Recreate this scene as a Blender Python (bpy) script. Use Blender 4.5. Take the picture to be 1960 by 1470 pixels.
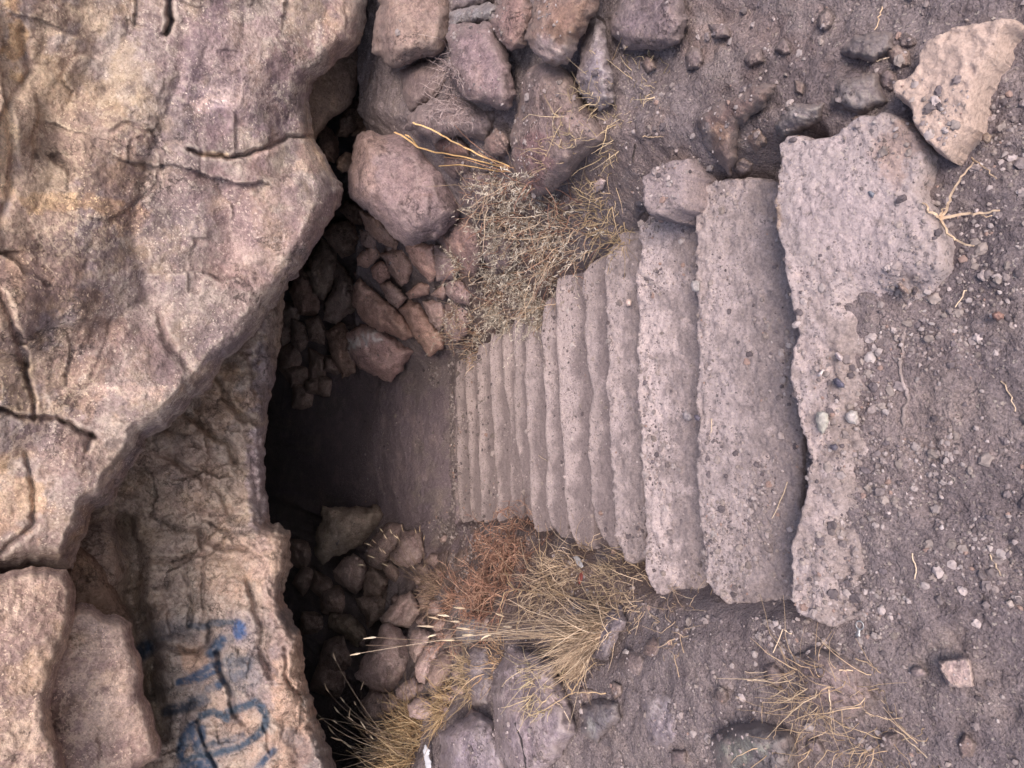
import bpy, math, random
import numpy as np
from mathutils import Vector, Matrix
from mathutils.bvhtree import BVHTree
for o in list(bpy.data.objects): bpy.data.objects.remove(o, do_unlink=True)
S = bpy.context.scene; COL = S.collection
R = math.radians
# ------------------------------------------------------------------ camera
PITCH = R(40); F_PX = 1450.0; CAM = np.array([0.0, 0.0, 1.6])
FWD = np.array([0, math.cos(PITCH), -math.sin(PITCH)]); UPV = np.array([0, math.sin(PITCH), math.cos(PITCH)]); RGT = np.array([1.0, 0, 0])
cd = bpy.data.cameras.new('camera'); cam = bpy.data.objects.new('camera', cd); COL.objects.link(cam)
cd.sensor_width = 36; cd.lens = 36*F_PX/1960; cd.clip_start = 0.02; cd.clip_end = 300
m = Matrix.Identity(4)                       # phone held on its side: picture left is world up
for i in range(3):
    m[i][0] = -UPV[i]; m[i][1] = RGT[i]; m[i][2] = -FWD[i]; m[i][3] = CAM[i]
cam.matrix_world = m
S.camera = cam
# ------------------------------------------------------------------ sky, sun, exposure
SUN_EL, SUN_AZ = 50, -8                     # sun high behind the viewer, a little to the left
w = bpy.data.worlds.new('World'); S.world = w; w.use_nodes = True
wn = w.node_tree.nodes; bg = wn['Background']
sky = wn.new('ShaderNodeTexSky'); sky.sky_type = 'NISHITA'; sky.sun_disc = False
sky.sun_elevation = R(SUN_EL); sky.sun_rotation = R(180+SUN_AZ)
sky.air_density = 1.0; sky.dust_density = 4.0; sky.ozone_density = 1.0
w.node_tree.links.new(sky.outputs[0], bg.inputs[0]); bg.inputs[1].default_value = 0.13
sl = bpy.data.lights.new('sun', 'SUN'); sl.energy = 1.7; sl.angle = R(20); sl.color = (1.0, 0.85, 0.75)
so = bpy.data.objects.new('sun', sl); COL.objects.link(so)
sd = Vector((math.sin(R(180+SUN_AZ))*math.cos(R(SUN_EL)), math.cos(R(180+SUN_AZ))*math.cos(R(SUN_EL)), math.sin(R(SUN_EL))))
so.rotation_euler = sd.to_track_quat('Z', 'Y').to_euler(); so.location = sd*20
S.view_settings.view_transform = 'Standard'; S.view_settings.look = 'None'; S.view_settings.gamma = 1
S.view_settings.use_curve_mapping = False; S.view_settings.exposure = 0.82
S.render.engine = 'CYCLES'
S.cycles.max_bounces = 6; S.cycles.diffuse_bounces = 4
# ------------------------------------------------------------------ noise
rs = np.random.RandomState(7)
PERM = np.concatenate([rs.permutation(256)]*3).astype(np.int64)
GR = rs.normal(size=(256, 3)); GR /= np.linalg.norm(GR, axis=1)[:, None]
RND = rs.rand(256, 4)
def perlin(p):
    i = np.floor(p).astype(np.int64); f = p-i; i &= 255
    t = f*f*f*(f*(f*6-15)+10)
    def g(dx, dy, dz):
        h = PERM[PERM[PERM[(i[:, 0]+dx) & 255]+((i[:, 1]+dy) & 255)]+((i[:, 2]+dz) & 255)]
        return (GR[h]*(f-np.array([dx, dy, dz]))).sum(1)
    x, y, z = t[:, 0], t[:, 1], t[:, 2]
    a = g(0, 0, 0)*(1-x)+g(1, 0, 0)*x; b = g(0, 1, 0)*(1-x)+g(1, 1, 0)*x
    c = g(0, 0, 1)*(1-x)+g(1, 0, 1)*x; d = g(0, 1, 1)*(1-x)+g(1, 1, 1)*x
    return ((a*(1-y)+b*y)*(1-z)+(c*(1-y)+d*y)*z)*1.6
def fbm(p, o=4, gain=.5, off=0.0):
    r = 0; a = 1.0; q = p+off
    for _ in range(o): r = r+a*perlin(q); a *= gain; q = q*2.03+11.3
    return r
def worley(p):                                # f1, f2, cell value
    i = np.floor(p).astype(np.int64); f = p-i
    d1 = np.full(len(p), 9.0); d2 = d1.copy(); val = np.zeros(len(p)); gx = np.zeros((len(p), 3))
    for dx in (-1, 0, 1):
        for dy in (-1, 0, 1):
            for dz in (-1, 0, 1):
                h = PERM[PERM[PERM[(i[:, 0]+dx) & 255]+((i[:, 1]+dy) & 255)]+((i[:, 2]+dz) & 255)]
                v = np.array([dx, dy, dz])+RND[h, :3]-f
                d = (v*v).sum(1); n = d < d1
                d2 = np.where(n, d1, np.minimum(d2, d)); val = np.where(n, RND[h, 3], val); gx = np.where(n[:, None], v, gx); d1 = np.where(n, d, d1)
    return np.sqrt(d1), np.sqrt(d2), val, gx
def chips(p, seed=0, tilt=.9, k=.55):         # continuous angular facets: highest of many tilted planes
    i = np.floor(p).astype(np.int64); f = p-i; best = np.full(len(p), -9.0)
    for dx in (-1, 0, 1):
        for dy in (-1, 0, 1):
            for dz in (-1, 0, 1):
                h = PERM[PERM[PERM[(i[:, 0]+dx+seed) & 255]+((i[:, 1]+dy) & 255)]+((i[:, 2]+dz) & 255)]
                v = f-(np.array([dx, dy, dz])+RND[h, :3])
                best = np.maximum(best, .5*RND[h, 3]+tilt*(v*GR[h]).sum(1)-k*(v*v).sum(1))
    return best
def sstep(a, b, x):
    t = np.clip((x-a)/(b-a), 0, 1); return t*t*(3-2*t)
# ------------------------------------------------------------------ photo point -> sight line
def rays(u, v):
    u = np.asarray(u, float); v = np.asarray(v, float)
    return FWD+((u-980)/F_PX)[..., None]*(-UPV)+((735-v)/F_PX)[..., None]*RGT
def plane_z(z):
    return lambda u, v: (z-CAM[2])/rays(u, v)[..., 2]
def project(P):
    d = P-CAM; z = d@FWD
    return 980-(d@UPV)/z*F_PX, 735-(d@RGT)/z*F_PX
# ------------------------------------------------------------------ terrain
RISE = .115
NOSE_U = [1515, 1332, 1223, 1166, 1122, 1073, 1041, 1005, 986, 966, 941, 913, 893, 871]
NZ = [-RISE*k for k in range(14)]
NY = [(CAM[2]-z)/math.tan(PITCH+math.atan((u-980)/F_PX)) for u, z in zip(NOSE_U, NZ)]
FLOOR = -RISE*14
def g0(x, y):
    yy = [-50]+NY+[NY[-1]+.22]; zz = [0]+[z-.012 for z in NZ]+[FLOOR]
    L = np.interp(y, yy, zz)
    xr = np.interp(y, [.9, 1.57, 2.3, 3.04, 4.2, 5.5, 7, 9], [.6, .53, .44, .34, .18, .06, .0, -.1])
    xl = np.interp(y, [.9, 1.57, 2.3, 3.04, 4.2, 5.5, 7, 9], [-.53, -.66, -.69, -.73, -.96, -1.08, -1.1, -1.1])
    yc = np.maximum(y-.9, 0)
    capr = -.0-.09*yc; fr = .45+.9*sstep(.95, 1.35, x)
    capr = capr-fr*np.maximum(y-3.35, 0)
    capl = -.0-.2*yc-.7*sstep(-1.1, -1.5, x)*np.maximum(y-4.25, 0)
    zr = np.minimum(L+.85*np.maximum(x-xr, 0), np.maximum(capr, L)); zl = np.minimum(L+.5*np.maximum(xl-x, 0), np.maximum(capl, L))
    z = np.where(x > xr, zr, np.where(x < xl, zl, L))
    ins = sstep(-.02, .05, np.minimum(xr-x, x-xl))*sstep(NY[0]-.10, NY[0]+.0, y)*(1-sstep(NY[-1]-.05, NY[-1]+.05, y))
    return np.maximum(z, FLOOR)-.14*ins
def gnoise(x, y):
    P = np.stack([x, y, np.zeros_like(x)], -1).reshape(-1, 3)
    n = .022*fbm(P*2.2, 3, .5, 3.1)+.010*fbm(P*8, 4, .55, 9.7)
    n = n.reshape(x.shape)
    bank = sstep(.6, .9, x)*sstep(3.0, 2.4, y)*1.0+sstep(-.85, -1.15, x)*.7
    ch = .05*(chips(P*5.5+.12*fbm(P*8, 3)[:, None], 9, .9, .8)-.4).reshape(x.shape)+.02*(chips(P*15, 4, .9, .8)-.4).reshape(x.shape)
    n = n+np.clip(bank, 0, 1)*ch
    fl = sstep(NY[-1]-.1, NY[-1]+.2, y)*(np.abs(x+.5) < .75)
    return n*(1-.25*fl)
def terr_depth(u, v):
    u, v = np.broadcast_arrays(np.asarray(u, float), np.asarray(v, float)); rd = rays(u, v)
    t = np.full(u.shape, .5); done = np.zeros(u.shape, bool); lo = t.copy(); hi = np.full(u.shape, 12.0)
    for s in np.arange(.8, 12, .04):
        P = CAM+rd*s; below = (P[..., 2] < g0(P[..., 0], P[..., 1])) & ~done
        hi = np.where(below, s, hi); lo = np.where(below, s-.04, lo); done |= below
        if done.all(): break
    for _ in range(8):
        md = (lo+hi)/2; P = CAM+rd*md[..., None]; b = P[..., 2] < g0(P[..., 0], P[..., 1])
        hi = np.where(b, md, hi); lo = np.where(b, lo, md)
    return np.where(done, (lo+hi)/2, 9.0)
# ------------------------------------------------------------------ scene helpers
def tag(o, label=None, cat=None, group=None, kind=None):
    if label: o['label'] = label
    if cat: o['category'] = cat
    if group: o['group'] = group
    if kind: o['kind'] = kind
    return o
GB_V, GB_F, GB_N = [], [], [0]
def ground_add(V, Fc):
    GB_V.append(V); GB_F.extend([[i+GB_N[0] for i in f] for f in Fc]); GB_N[0] += len(V)
def mesh_obj(name, V, Fc, mat, parent=None, attrs=None, smooth=True, ground=False, recenter=True):
    V = np.asarray(V, float)
    if ground: ground_add(V, [list(map(int, f)) for f in Fc])
    c = np.array([V[:, 0].mean(), V[:, 1].mean(), V[:, 2].min()]) if recenter and parent is None else np.zeros(3)
    if parent is not None: c = np.array(parent.location)
    me = bpy.data.meshes.new(name); me.from_pydata((V-c).tolist(), [], [list(map(int, f)) for f in Fc])
    me.update()
    if smooth: me.polygons.foreach_set('use_smooth', [True]*len(me.polygons))
    for k, a in (attrs or {}).items():
        at = me.attributes.new(k, 'FLOAT_COLOR', 'POINT'); a = np.asarray(a, float)
        if a.shape[1] == 3: a = np.concatenate([a, np.ones((len(a), 1))], 1)
        at.data.foreach_set('color', a.ravel())
    me.materials.append(mat)
    o = bpy.data.objects.new(name, me); COL.objects.link(o)
    o.parent = parent
    o.location = c if parent is None else (0, 0, 0)
    return o
def empty(name, loc):
    o = bpy.data.objects.new(name, None); COL.objects.link(o); o.location = loc; o.empty_display_size = .1; return o
# ------------------------------------------------------------------ materials
def node(nt, t, **k):
    n = nt.nodes.new(t)
    for a, b in k.items(): setattr(n, a, b)
    return n
class NT:
    def __init__(s, name, rough=.9, spec=.3):
        s.m = bpy.data.materials.new(name); s.m.use_nodes = True; s.nt = s.m.node_tree; s.b = s.nt.nodes['Principled BSDF']
        s.b.inputs['Roughness'].default_value = rough; s.b.inputs['Specular IOR Level'].default_value = spec
        s.pos = node(s.nt, 'ShaderNodeNewGeometry').outputs['Position']
    def link(s, a, b): s.nt.links.new(a, b)
    def noise(s, scale, detail=4, rough=.6, off=0, stretch=None):
        n = node(s.nt, 'ShaderNodeTexNoise'); n.inputs['Scale'].default_value = scale; n.inputs['Detail'].default_value = detail; n.inputs['Roughness'].default_value = rough
        mp = node(s.nt, 'ShaderNodeMapping'); mp.inputs['Location'].default_value = (off, off*1.7, -off)
        if stretch: mp.inputs['Scale'].default_value = stretch
        s.link(s.pos, mp.inputs[0]); s.link(mp.outputs[0], n.inputs['Vector']); return n.outputs['Fac']
    def vor(s, scale, out='Distance', feat='F1', rnd=1.0):
        n = node(s.nt, 'ShaderNodeTexVoronoi', feature=feat); n.inputs['Scale'].default_value = scale; n.inputs['Randomness'].default_value = rnd
        s.link(s.warp(1/scale), n.inputs['Vector']); return n.outputs[out]
    def warp(s, k, off=0.0):
        n = node(s.nt, 'ShaderNodeTexNoise'); n.inputs['Scale'].default_value = 1.3/k; n.inputs['Detail'].default_value = 2; s.link(s.pos, n.inputs['Vector'])
        m = node(s.nt, 'ShaderNodeVectorMath', operation='MULTIPLY_ADD'); m.inputs[1].default_value = (k*1.6,)*3; s.link(n.outputs['Color'], m.inputs[0]); s.link(s.pos, m.inputs[2])
        a = node(s.nt, 'ShaderNodeVectorMath', operation='ADD'); a.inputs[1].default_value = (off, off, off); s.link(m.outputs[0], a.inputs[0]); return a.outputs[0]
    def ramp(s, x, stops, interp='LINEAR'):
        n = node(s.nt, 'ShaderNodeValToRGB'); n.color_ramp.interpolation = interp; e = n.color_ramp.elements
        for i, (p, c) in enumerate(stops):
            el = e[i] if i < 2 else e.new(p)
            el.position = p; el.color = (c, c, c, 1) if not hasattr(c, '__len__') else (*c, 1)
        s.link(x, n.inputs[0]); return n.outputs[0]
    def mix(s, f, a, b, mode='MIX'):
        n = node(s.nt, 'ShaderNodeMix', data_type='RGBA', blend_type=mode)
        for i, x in ((0, f), (6, a), (7, b)):
            if isinstance(x, (int, float)): n.inputs[i].default_value = x
            elif isinstance(x, tuple): n.inputs[i].default_value = (*x, 1)
            else: s.link(x, n.inputs[i])
        return n.outputs[2]
    def math(s, op, a, b=0):
        n = node(s.nt, 'ShaderNodeMath', operation=op)
        for i, x in ((0, a), (1, b)):
            if isinstance(x, (int, float)): n.inputs[i].default_value = x
            else: s.link(x, n.inputs[i])
        return n.outputs[0]
    def attr(s, name, out='Color'):
        n = node(s.nt, 'ShaderNodeAttribute', attribute_name=name); return n.outputs[out]
    def bump(s, h, dist, strength=1.0, prev=None):
        n = node(s.nt, 'ShaderNodeBump'); n.inputs['Distance'].default_value = dist; n.inputs['Strength'].default_value = strength
        s.link(h, n.inputs['Height'])
        if prev is not None: s.link(prev, n.inputs['Normal'])
        return n.outputs[0]
    def out(s, col, nrm=None):
        s.link(col, s.b.inputs['Base Color'])
        if nrm is not None: s.link(nrm, s.b.inputs['Normal'])
        return s.m
def rock_mat(name, c1, c2, c3, pale=(.5, .42, .34), sc=3.0, spots=.5, bump=.006, dark=(.05, .04, .045), crust=.25, edge=.45, crk=.50, ov=.5):
    t = NT(name, .88, .35)
    big = t.noise(sc, 6, .62); col = t.mix(t.ramp(big, [(.38, 0), (.62, 1)]), c1, c2)
    col = t.mix(t.ramp(t.noise(sc*2.7, 8, .7, 5), [(.50, 0), (.66, 1)]), col, c3)
    col = t.mix(t.math('MULTIPLY', t.ramp(t.noise(sc*1.6, 10, .74, 31), [(.50, 0), (.60, 1)]), crust), col, pale)
    grain = t.noise(90, 4, .75, 2)
    col = t.mix(.75, col, t.ramp(grain, [(.3, .25), (.7, .78)]), 'OVERLAY')
    med = t.noise(18, 6, .75, 9)
    col = t.mix(ov, col, t.ramp(med, [(.32, .22), (.68, .8)]), 'OVERLAY')
    # crystals and lichen specks
    f = t.math('MULTIPLY', t.ramp(t.vor(75), [(.0, 1), (.22, 1), (.30, 0)]), t.ramp(t.noise(9, 4, .7, 3), [(.46, 0), (.54, 1)]))
    col = t.mix(t.math('MULTIPLY', f, spots), col, pale)
    f = t.math('MULTIPLY', t.ramp(t.vor(120), [(.0, 1), (.16, 1), (.24, 0)]), t.ramp(t.noise(14, 3, .6, 13), [(.5, 0), (.6, 1)]))
    col = t.mix(t.math('MULTIPLY', f, .75), col, dark)
    col = t.mix(t.ramp(t.noise(4.2, 9, .74, 21), [(.55, 0), (.62, .7)]), col, dark2(c1))
    gp = node(t.nt, 'ShaderNodeNewGeometry').outputs['Pointiness']
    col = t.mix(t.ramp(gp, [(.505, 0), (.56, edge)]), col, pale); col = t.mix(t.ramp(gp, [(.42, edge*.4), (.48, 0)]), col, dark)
    vn = t.math('ABSOLUTE', t.math('SUBTRACT', t.noise(sc*1.3, 7, .66, 41), .5))
    vm = t.math('MULTIPLY', t.ramp(vn, [(.0, 1), (.006, .8), (.018, 0)]), t.ramp(t.noise(sc*1.1, 2, .5, 44), [(.48, 0), (.56, 1)]))
    col = t.mix(t.math('MULTIPLY', vm, crust*1.5), col, pale)
    dn = t.math('ABSOLUTE', t.math('SUBTRACT', t.noise(sc*1.9, 8, .7, 51), .5))
    dm = t.math('MULTIPLY', t.ramp(dn, [(.0, 1), (.004, .8), (.012, 0)]), t.ramp(t.noise(sc*1.2, 2, .5, 54), [(crk, 0), (crk+.08, 1)]))
    col = t.mix(t.math('MULTIPLY', dm, .6), col, dark)
    pit = t.math('MULTIPLY', t.ramp(t.noise(70, 3, .6, 61), [(.64, 0), (.70, 1)]), t.ramp(t.noise(7, 3, .6, 63), [(.52, 0), (.62, 1)]))
    col = t.mix(t.math('MULTIPLY', pit, .5), col, dark)
    col = t.mix(1.0, col, t.attr('tint'), 'MULTIPLY')
    col = t.mix(t.attr('paint', 'Alpha'), col, t.attr('paint'))
    n = t.bump(dm, -bump*1.3, .8); n = t.bump(pit, -bump*.7, .8, n); n = t.bump(t.noise(26, 8, .72, 1), bump*2.4, 1, n); n = t.bump(grain, bump*.6, 1, n)
    n = t.bump(t.vor(38), -bump*.3, .5, n)
    return t.out(col, n)
def dark2(c): return tuple(x*.5 for x in c)
M = {}
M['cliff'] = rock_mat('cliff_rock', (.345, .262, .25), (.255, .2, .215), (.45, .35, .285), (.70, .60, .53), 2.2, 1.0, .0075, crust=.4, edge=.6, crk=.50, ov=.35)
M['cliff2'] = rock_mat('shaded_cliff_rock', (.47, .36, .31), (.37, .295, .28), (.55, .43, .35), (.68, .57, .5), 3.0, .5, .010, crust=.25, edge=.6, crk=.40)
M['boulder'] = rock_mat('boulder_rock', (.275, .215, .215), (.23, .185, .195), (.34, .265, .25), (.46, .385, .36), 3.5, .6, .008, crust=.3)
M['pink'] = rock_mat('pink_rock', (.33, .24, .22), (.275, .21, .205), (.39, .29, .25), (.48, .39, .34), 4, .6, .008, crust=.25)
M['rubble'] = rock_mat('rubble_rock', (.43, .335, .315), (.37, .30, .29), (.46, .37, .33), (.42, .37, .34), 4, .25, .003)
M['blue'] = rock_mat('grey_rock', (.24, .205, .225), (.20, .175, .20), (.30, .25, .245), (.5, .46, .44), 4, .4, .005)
def soil_mat():
    t = NT('soil', .95, .2)
    col = t.mix(t.ramp(t.noise(1.6, 6, .6), [(.35, 0), (.65, 1)]), (.22, .181, .186), (.18, .15, .162))
    col = t.mix(t.ramp(t.noise(6, 7, .68, 4), [(.5, 0), (.68, 1)]), col, (.28, .229, .222))
    col = t.mix(t.ramp(t.noise(11, 6, .7, 14), [(.55, 0), (.68, .7)]), col, (.14, .115, .12))
    gr = t.noise(160, 3, .7, 2); col = t.mix(.6, col, t.ramp(gr, [(.33, .22), (.67, .8)]), 'OVERLAY')
    v = node(t.nt, 'ShaderNodeTexVoronoi'); v.inputs['Scale'].default_value = 95; t.link(t.warp(1/95), v.inputs['Vector'])
    m1 = t.math('MULTIPLY', t.ramp(v.outputs['Distance'], [(.0, 1), (.28, 1), (.36, 0)]), t.ramp(v.outputs['Color'], [(.55, 0), (.6, 1)]))
    gc = t.ramp(v.outputs['Color'], [(.3, (.07, .06, .07)), (.6, (.30, .25, .24)), (.9, (.5, .44, .40))])
    col = t.mix(t.math('MULTIPLY', m1, .7), col, gc)
    col = t.mix(1.0, col, t.attr('tint'), 'MULTIPLY')
    n = t.bump(t.noise(20, 9, .72, 1), .012, 1); n = t.bump(t.math('POWER', t.vor(48), 2), -.007, .8, n); n = t.bump(t.math('POWER', t.vor(110), 2), -.003, .8, n); n = t.bump(gr, .004, 1, n); n = t.bump(m1, .004, .7, n)
    return t.out(col, n)
M['soil'] = soil_mat()
def concrete_mat(name, base, base2, dirt, film=.5, sp=.85):
    t = NT(name, .92, .25)
    col = t.mix(t.ramp(t.noise(3, 6, .65), [(.35, 0), (.65, 1)]), base, base2)
    gr = t.noise(140, 4, .75, 2); col = t.mix(.5, col, t.ramp(gr, [(.3, .25), (.7, .78)]), 'OVERLAY')
    for sc, thr, dk, off in ((85, .30, (.085, .075, .085), 0), (130, .30, (.56, .46, .42), 5), (45, .20, (.13, .12, .135), 9), (60, .2, (.5, .42, .38), 3), (170, .3, (.10, .085, .09), 13)):
        v = node(t.nt, 'ShaderNodeTexVoronoi'); v.inputs['Scale'].default_value = sc
        t.link(t.warp(1/sc, off), v.inputs['Vector'])
        f = t.math('MULTIPLY', t.ramp(v.outputs['Distance'], [(.0, 1), (thr, 1), (thr+.07, 0)]), t.ramp(v.outputs['Color'], [(.60, 0), (.64, 1)]))
        f = t.math('MULTIPLY', f, t.ramp(t.noise(7, 3, .6, off+30), [(.40, .4), (.6, 1)]))
        col = t.mix(t.math('MULTIPLY', f, sp), col, dk)
    col = t.mix(t.math('MULTIPLY', t.ramp(t.noise(4.5, 7, .7, 7), [(.42, 0), (.62, 1)]), film), col, dirt)
    col = t.mix(t.ramp(t.noise(20, 6, .7, 17), [(.58, 0), (.68, .6)]), col, dark2(dirt))
    col = t.mix(1.0, col, t.attr('tint'), 'MULTIPLY')
    col = t.mix(t.attr('paint', 'Alpha'), col, t.mix(.6, t.attr('paint'), t.ramp(gr, [(.3, .2), (.7, .8)]), 'OVERLAY'))
    n = t.bump(t.noise(45, 8, .75, 1), .007, .9); n = t.bump(gr, .002, .8, n); n = t.bump(t.vor(60), -.003, .6, n)
    return t.out(col, n)
M['concrete'] = concrete_mat('weathered_concrete', (.44, .365, .365), (.365, .308, .318), (.28, .235, .23), .4)
M['slab'] = concrete_mat('smooth_concrete', (.52, .40, .35), (.47, .36, .32), (.42, .32, .28), .3, .3)
def plain(name, col, rough=.8, var=.35, sc=30):
    t = NT(name, rough, .3)
    c = t.mix(var, tuple(col), t.ramp(t.noise(sc, 4, .6), [(.3, .15), (.7, .85)]), 'OVERLAY')
    return t.out(c)
def vcol(name, rough=.85):
    t = NT(name, rough, .25); c = t.attr('tint')
    return t.out(t.mix(.3, c, t.ramp(t.noise(60, 3, .6), [(.3, .2), (.7, .8)]), 'OVERLAY'))
M['straw'] = vcol('dry_plant'); M['pebble'] = vcol('pebble_stone', .8)
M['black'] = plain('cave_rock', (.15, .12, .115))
# ------------------------------------------------------------------ relief: a solid whose outline is given in photo pixels
def sdf(px, py, poly):
    P = np.asarray(poly, float); d = np.full(px.shape, 1e18); ins = np.zeros(px.shape, bool)
    for i in range(len(P)):
        a = P[i]; b = P[(i+1) % len(P)]; e = b-a; L = (e*e).sum()
        if L < 1e-9: continue
        t = np.clip(((px-a[0])*e[0]+(py-a[1])*e[1])/L, 0, 1)
        d = np.minimum(d, (px-a[0]-t*e[0])**2+(py-a[1]-t*e[1])**2)
        c = ((a[1] > py) != (b[1] > py)); 
        with np.errstate(divide='ignore', invalid='ignore'):
            xi = a[0]+(py-a[1])*e[0]/(e[1] if abs(e[1]) > 1e-9 else 1e-9)
        ins ^= c & (px < xi)
    return np.where(ins, 1, -1)*np.sqrt(d)
def polyline_d(px, py, pts):
    d = np.full(px.shape, 1e9); P = np.asarray(pts, float)
    for a, b in zip(P[:-1], P[1:]):
        e = b-a; L = max((e*e).sum(), 1e-9); t = np.clip(((px-a[0])*e[0]+(py-a[1])*e[1])/L, 0, 1)
        d = np.minimum(d, np.hypot(px-a[0]-t*e[0], py-a[1]-t*e[1]))
    return d
def relief(poly, base, bulge=.1, rnd=20, step=5, thick=.3, warp=(2.5, 22), disp=None, extrude='ray', shrink=.8, seed=0, tintfn=None, paintfn=None, hfn=None):
    P = np.asarray(poly, float); x0, y0 = P.min(0)-2*step-warp[0]; x1, y1 = P.max(0)+2*step+warp[0]
    xs = np.arange(x0, x1+step, step); ys = np.arange(y0, y1+step, step)
    U, V = np.meshgrid(xs, ys); sh = U.shape
    q = np.stack([U.ravel()/warp[1], V.ravel()/warp[1], np.full(U.size, seed*3.7+.5)], 1)
    wx = warp[0]*fbm(q, 4, .6); wy = warp[0]*fbm(q, 4, .6, 31.4)
    s = sdf(U+wx.reshape(sh), V+wy.reshape(sh), P)
    gy, gx = np.gradient(s, step); gl = np.hypot(gx, gy)+1e-6
    cellin = (s[:-1, :-1] > 0) | (s[1:, :-1] > 0) | (s[:-1, 1:] > 0) | (s[1:, 1:] > 0)
    out = s < 0
    mv = np.where(out, np.clip(-s, 0, 1.5*step), 0)
    Uu = U+mv*gx/gl; Vv = V+mv*gy/gl; ss = np.maximum(s, 0)
    idx = -np.ones(sh, int); used = np.zeros(sh, bool)
    for a, b in ((0, 0), (1, 0), (0, 1), (1, 1)): used[a:sh[0]-1+a, b:sh[1]-1+b] |= cellin
    idx[used] = np.arange(used.sum())
    u = Uu[used]; v = Vv[used]; s1 = ss[used]
    j, i = np.nonzero(cellin)
    F = np.stack([idx[j, i], idx[j+1, i], idx[j+1, i+1], idx[j, i+1]], 1)
    rd = rays(u, v); D = base(u, v); B = CAM+rd*D[:, None]
    t = np.clip(s1/rnd, 0, 1); h = bulge*np.minimum(1, (1-(1-t)**2.2)**.75*1.08)
    nrm = np.array([0, 0, 1.0]) if extrude == 'down' else -(rd/np.linalg.norm(rd, axis=1)[:, None])
    if disp: h = h+disp(B, u, v, s1)*(.25+.75*t)
    if hfn: h = h+hfn(B, u, v, s1)
    Vt = B+nrm*h[:, None] if extrude != 'down' else B+np.outer(h, nrm)
    # boundary loop edges
    ed = {}
    for f in F:
        for a, b in ((f[0], f[1]), (f[1], f[2]), (f[2], f[3]), (f[3], f[0])):
            if (b, a) in ed: del ed[(b, a)]
            else: ed[(a, b)] = 1
    bv = sorted({a for a, b in ed} | {b for a, b in ed}); bi = {a: k for k, a in enumerate(bv)}
    Fl = F.tolist(); n = len(Vt); allV = [Vt]; c = Vt.mean(0)
    ring = Vt[bv]; prev = {a: a for a in bv}; nb = len(bv); cur = n
    drn = rd[bv]/np.linalg.norm(rd[bv], axis=1)[:, None] if extrude != 'down' else np.array([0, 0, -1.0])
    mdir = drn.mean(0) if extrude != 'down' else drn
    rings = (.12, .4, .75, 1.0) if thick > .12 else (.4, 1.0)
    for f in rings:
        k = 1+(shrink-1)*f**1.5
        nv = ring+drn*thick*f; cc = c+mdir*thick*f
        nz = fbm(nv*9, 3, .5, seed*1.3+f*3)[:, None]*.02*min(1, thick/.3)*(1 if extrude != 'down' else .5)
        nv = cc+(nv-cc)*(k+nz*(1 if abs(c-CAM).max() < 50 else 0))
        allV.append(nv)
        for a, b in ed: Fl.append([prev[b], prev[a], cur+bi[a], cur+bi[b]])
        prev = {a: cur+bi[a] for a in bv}; cur += nb
    allV.append((c+mdir*thick*1.02)[None]); 
    for a, b in ed: Fl.append([prev[b], prev[a], cur])
    Vall = np.concatenate(allV)
    uu = np.concatenate([u]+[u[bv]]*len(rings)+[[u.mean()]]); vv = np.concatenate([v]+[v[bv]]*len(rings)+[[v.mean()]])
    tint = tintfn(uu, vv) if tintfn else np.ones((len(Vall), 3))
    paint = paintfn(uu, vv) if paintfn else np.zeros((len(Vall), 4))
    return Vall, Fl, {'tint': tint, 'paint': paint}
def rockdisp(seed, big=.03, mid=.012, fine=.005, cell=0, cs=4.0, k=.9):
    def f(B, u, v, s):
        h = big*fbm(B*3.0, 2, .5, seed*7.1)+mid*fbm(B*11, 3, .55, seed*3.3)+fine*fbm(B*38, 3, .6, seed*5.9)
        if cell:
            w = .22/cs*np.stack([fbm(B*cs*1.5, 3, .55, 3), fbm(B*cs*1.5, 3, .55, 8), fbm(B*cs*1.5, 3, .55, 12)], 1)
            w = w*.6
            h = h+cell*(chips((B+w)*cs, seed, 1.0, k)-.35)+cell*.33*(chips((B+w*.5)*cs*2.9, seed+5, 1.0, k)-.35)
        return h
    return f
def facet(seed, R_, amp):                     # convex break faces: pushes the outer parts back plane by plane
    r = np.random.RandomState(seed+100); K = r.randint(4, 8); an = r.rand()*6.28+np.arange(K)*6.28/K+r.rand(K)*.7
    dist = R_*(.05+.5*r.rand(K)); sl = .5+.9*r.rand(K)
    def f(u, v, cu, cv, pxm):
        q = np.zeros(u.shape)
        for a, d, k in zip(an, dist, sl):
            q = np.maximum(q, ((u-cu)*math.cos(a)+(v-cv)*math.sin(a)-d)*k)
        return -q*pxm*amp
    return f
SMOOTHT = {}
def terr_fit(poly, lift, stand):
    P = np.asarray(poly, float); c = P.mean(0)
    lo, hi = P.min(0), P.max(0); gu, gv = np.meshgrid(np.linspace(lo[0], hi[0], 7), np.linspace(lo[1], hi[1], 7))
    D = terr_depth(gu.ravel(), gv.ravel()); dc = float(terr_depth(np.array([c[0]]), np.array([c[1]]))[0])
    D = np.clip(D, dc-.35, dc+.35)
    A = np.stack([np.ones(49), gu.ravel()-c[0], gv.ravel()-c[1]], 1); co = np.linalg.lstsq(A, D, rcond=None)[0]
    lim = .0035; co[1:] = np.clip(co[1:], -lim, lim)
    k = 1-stand
    return lambda u, v: co[0]-lift+(u-c[0])*co[1]*k+(v-c[1])*co[2]*k
RN = [0]
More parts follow.
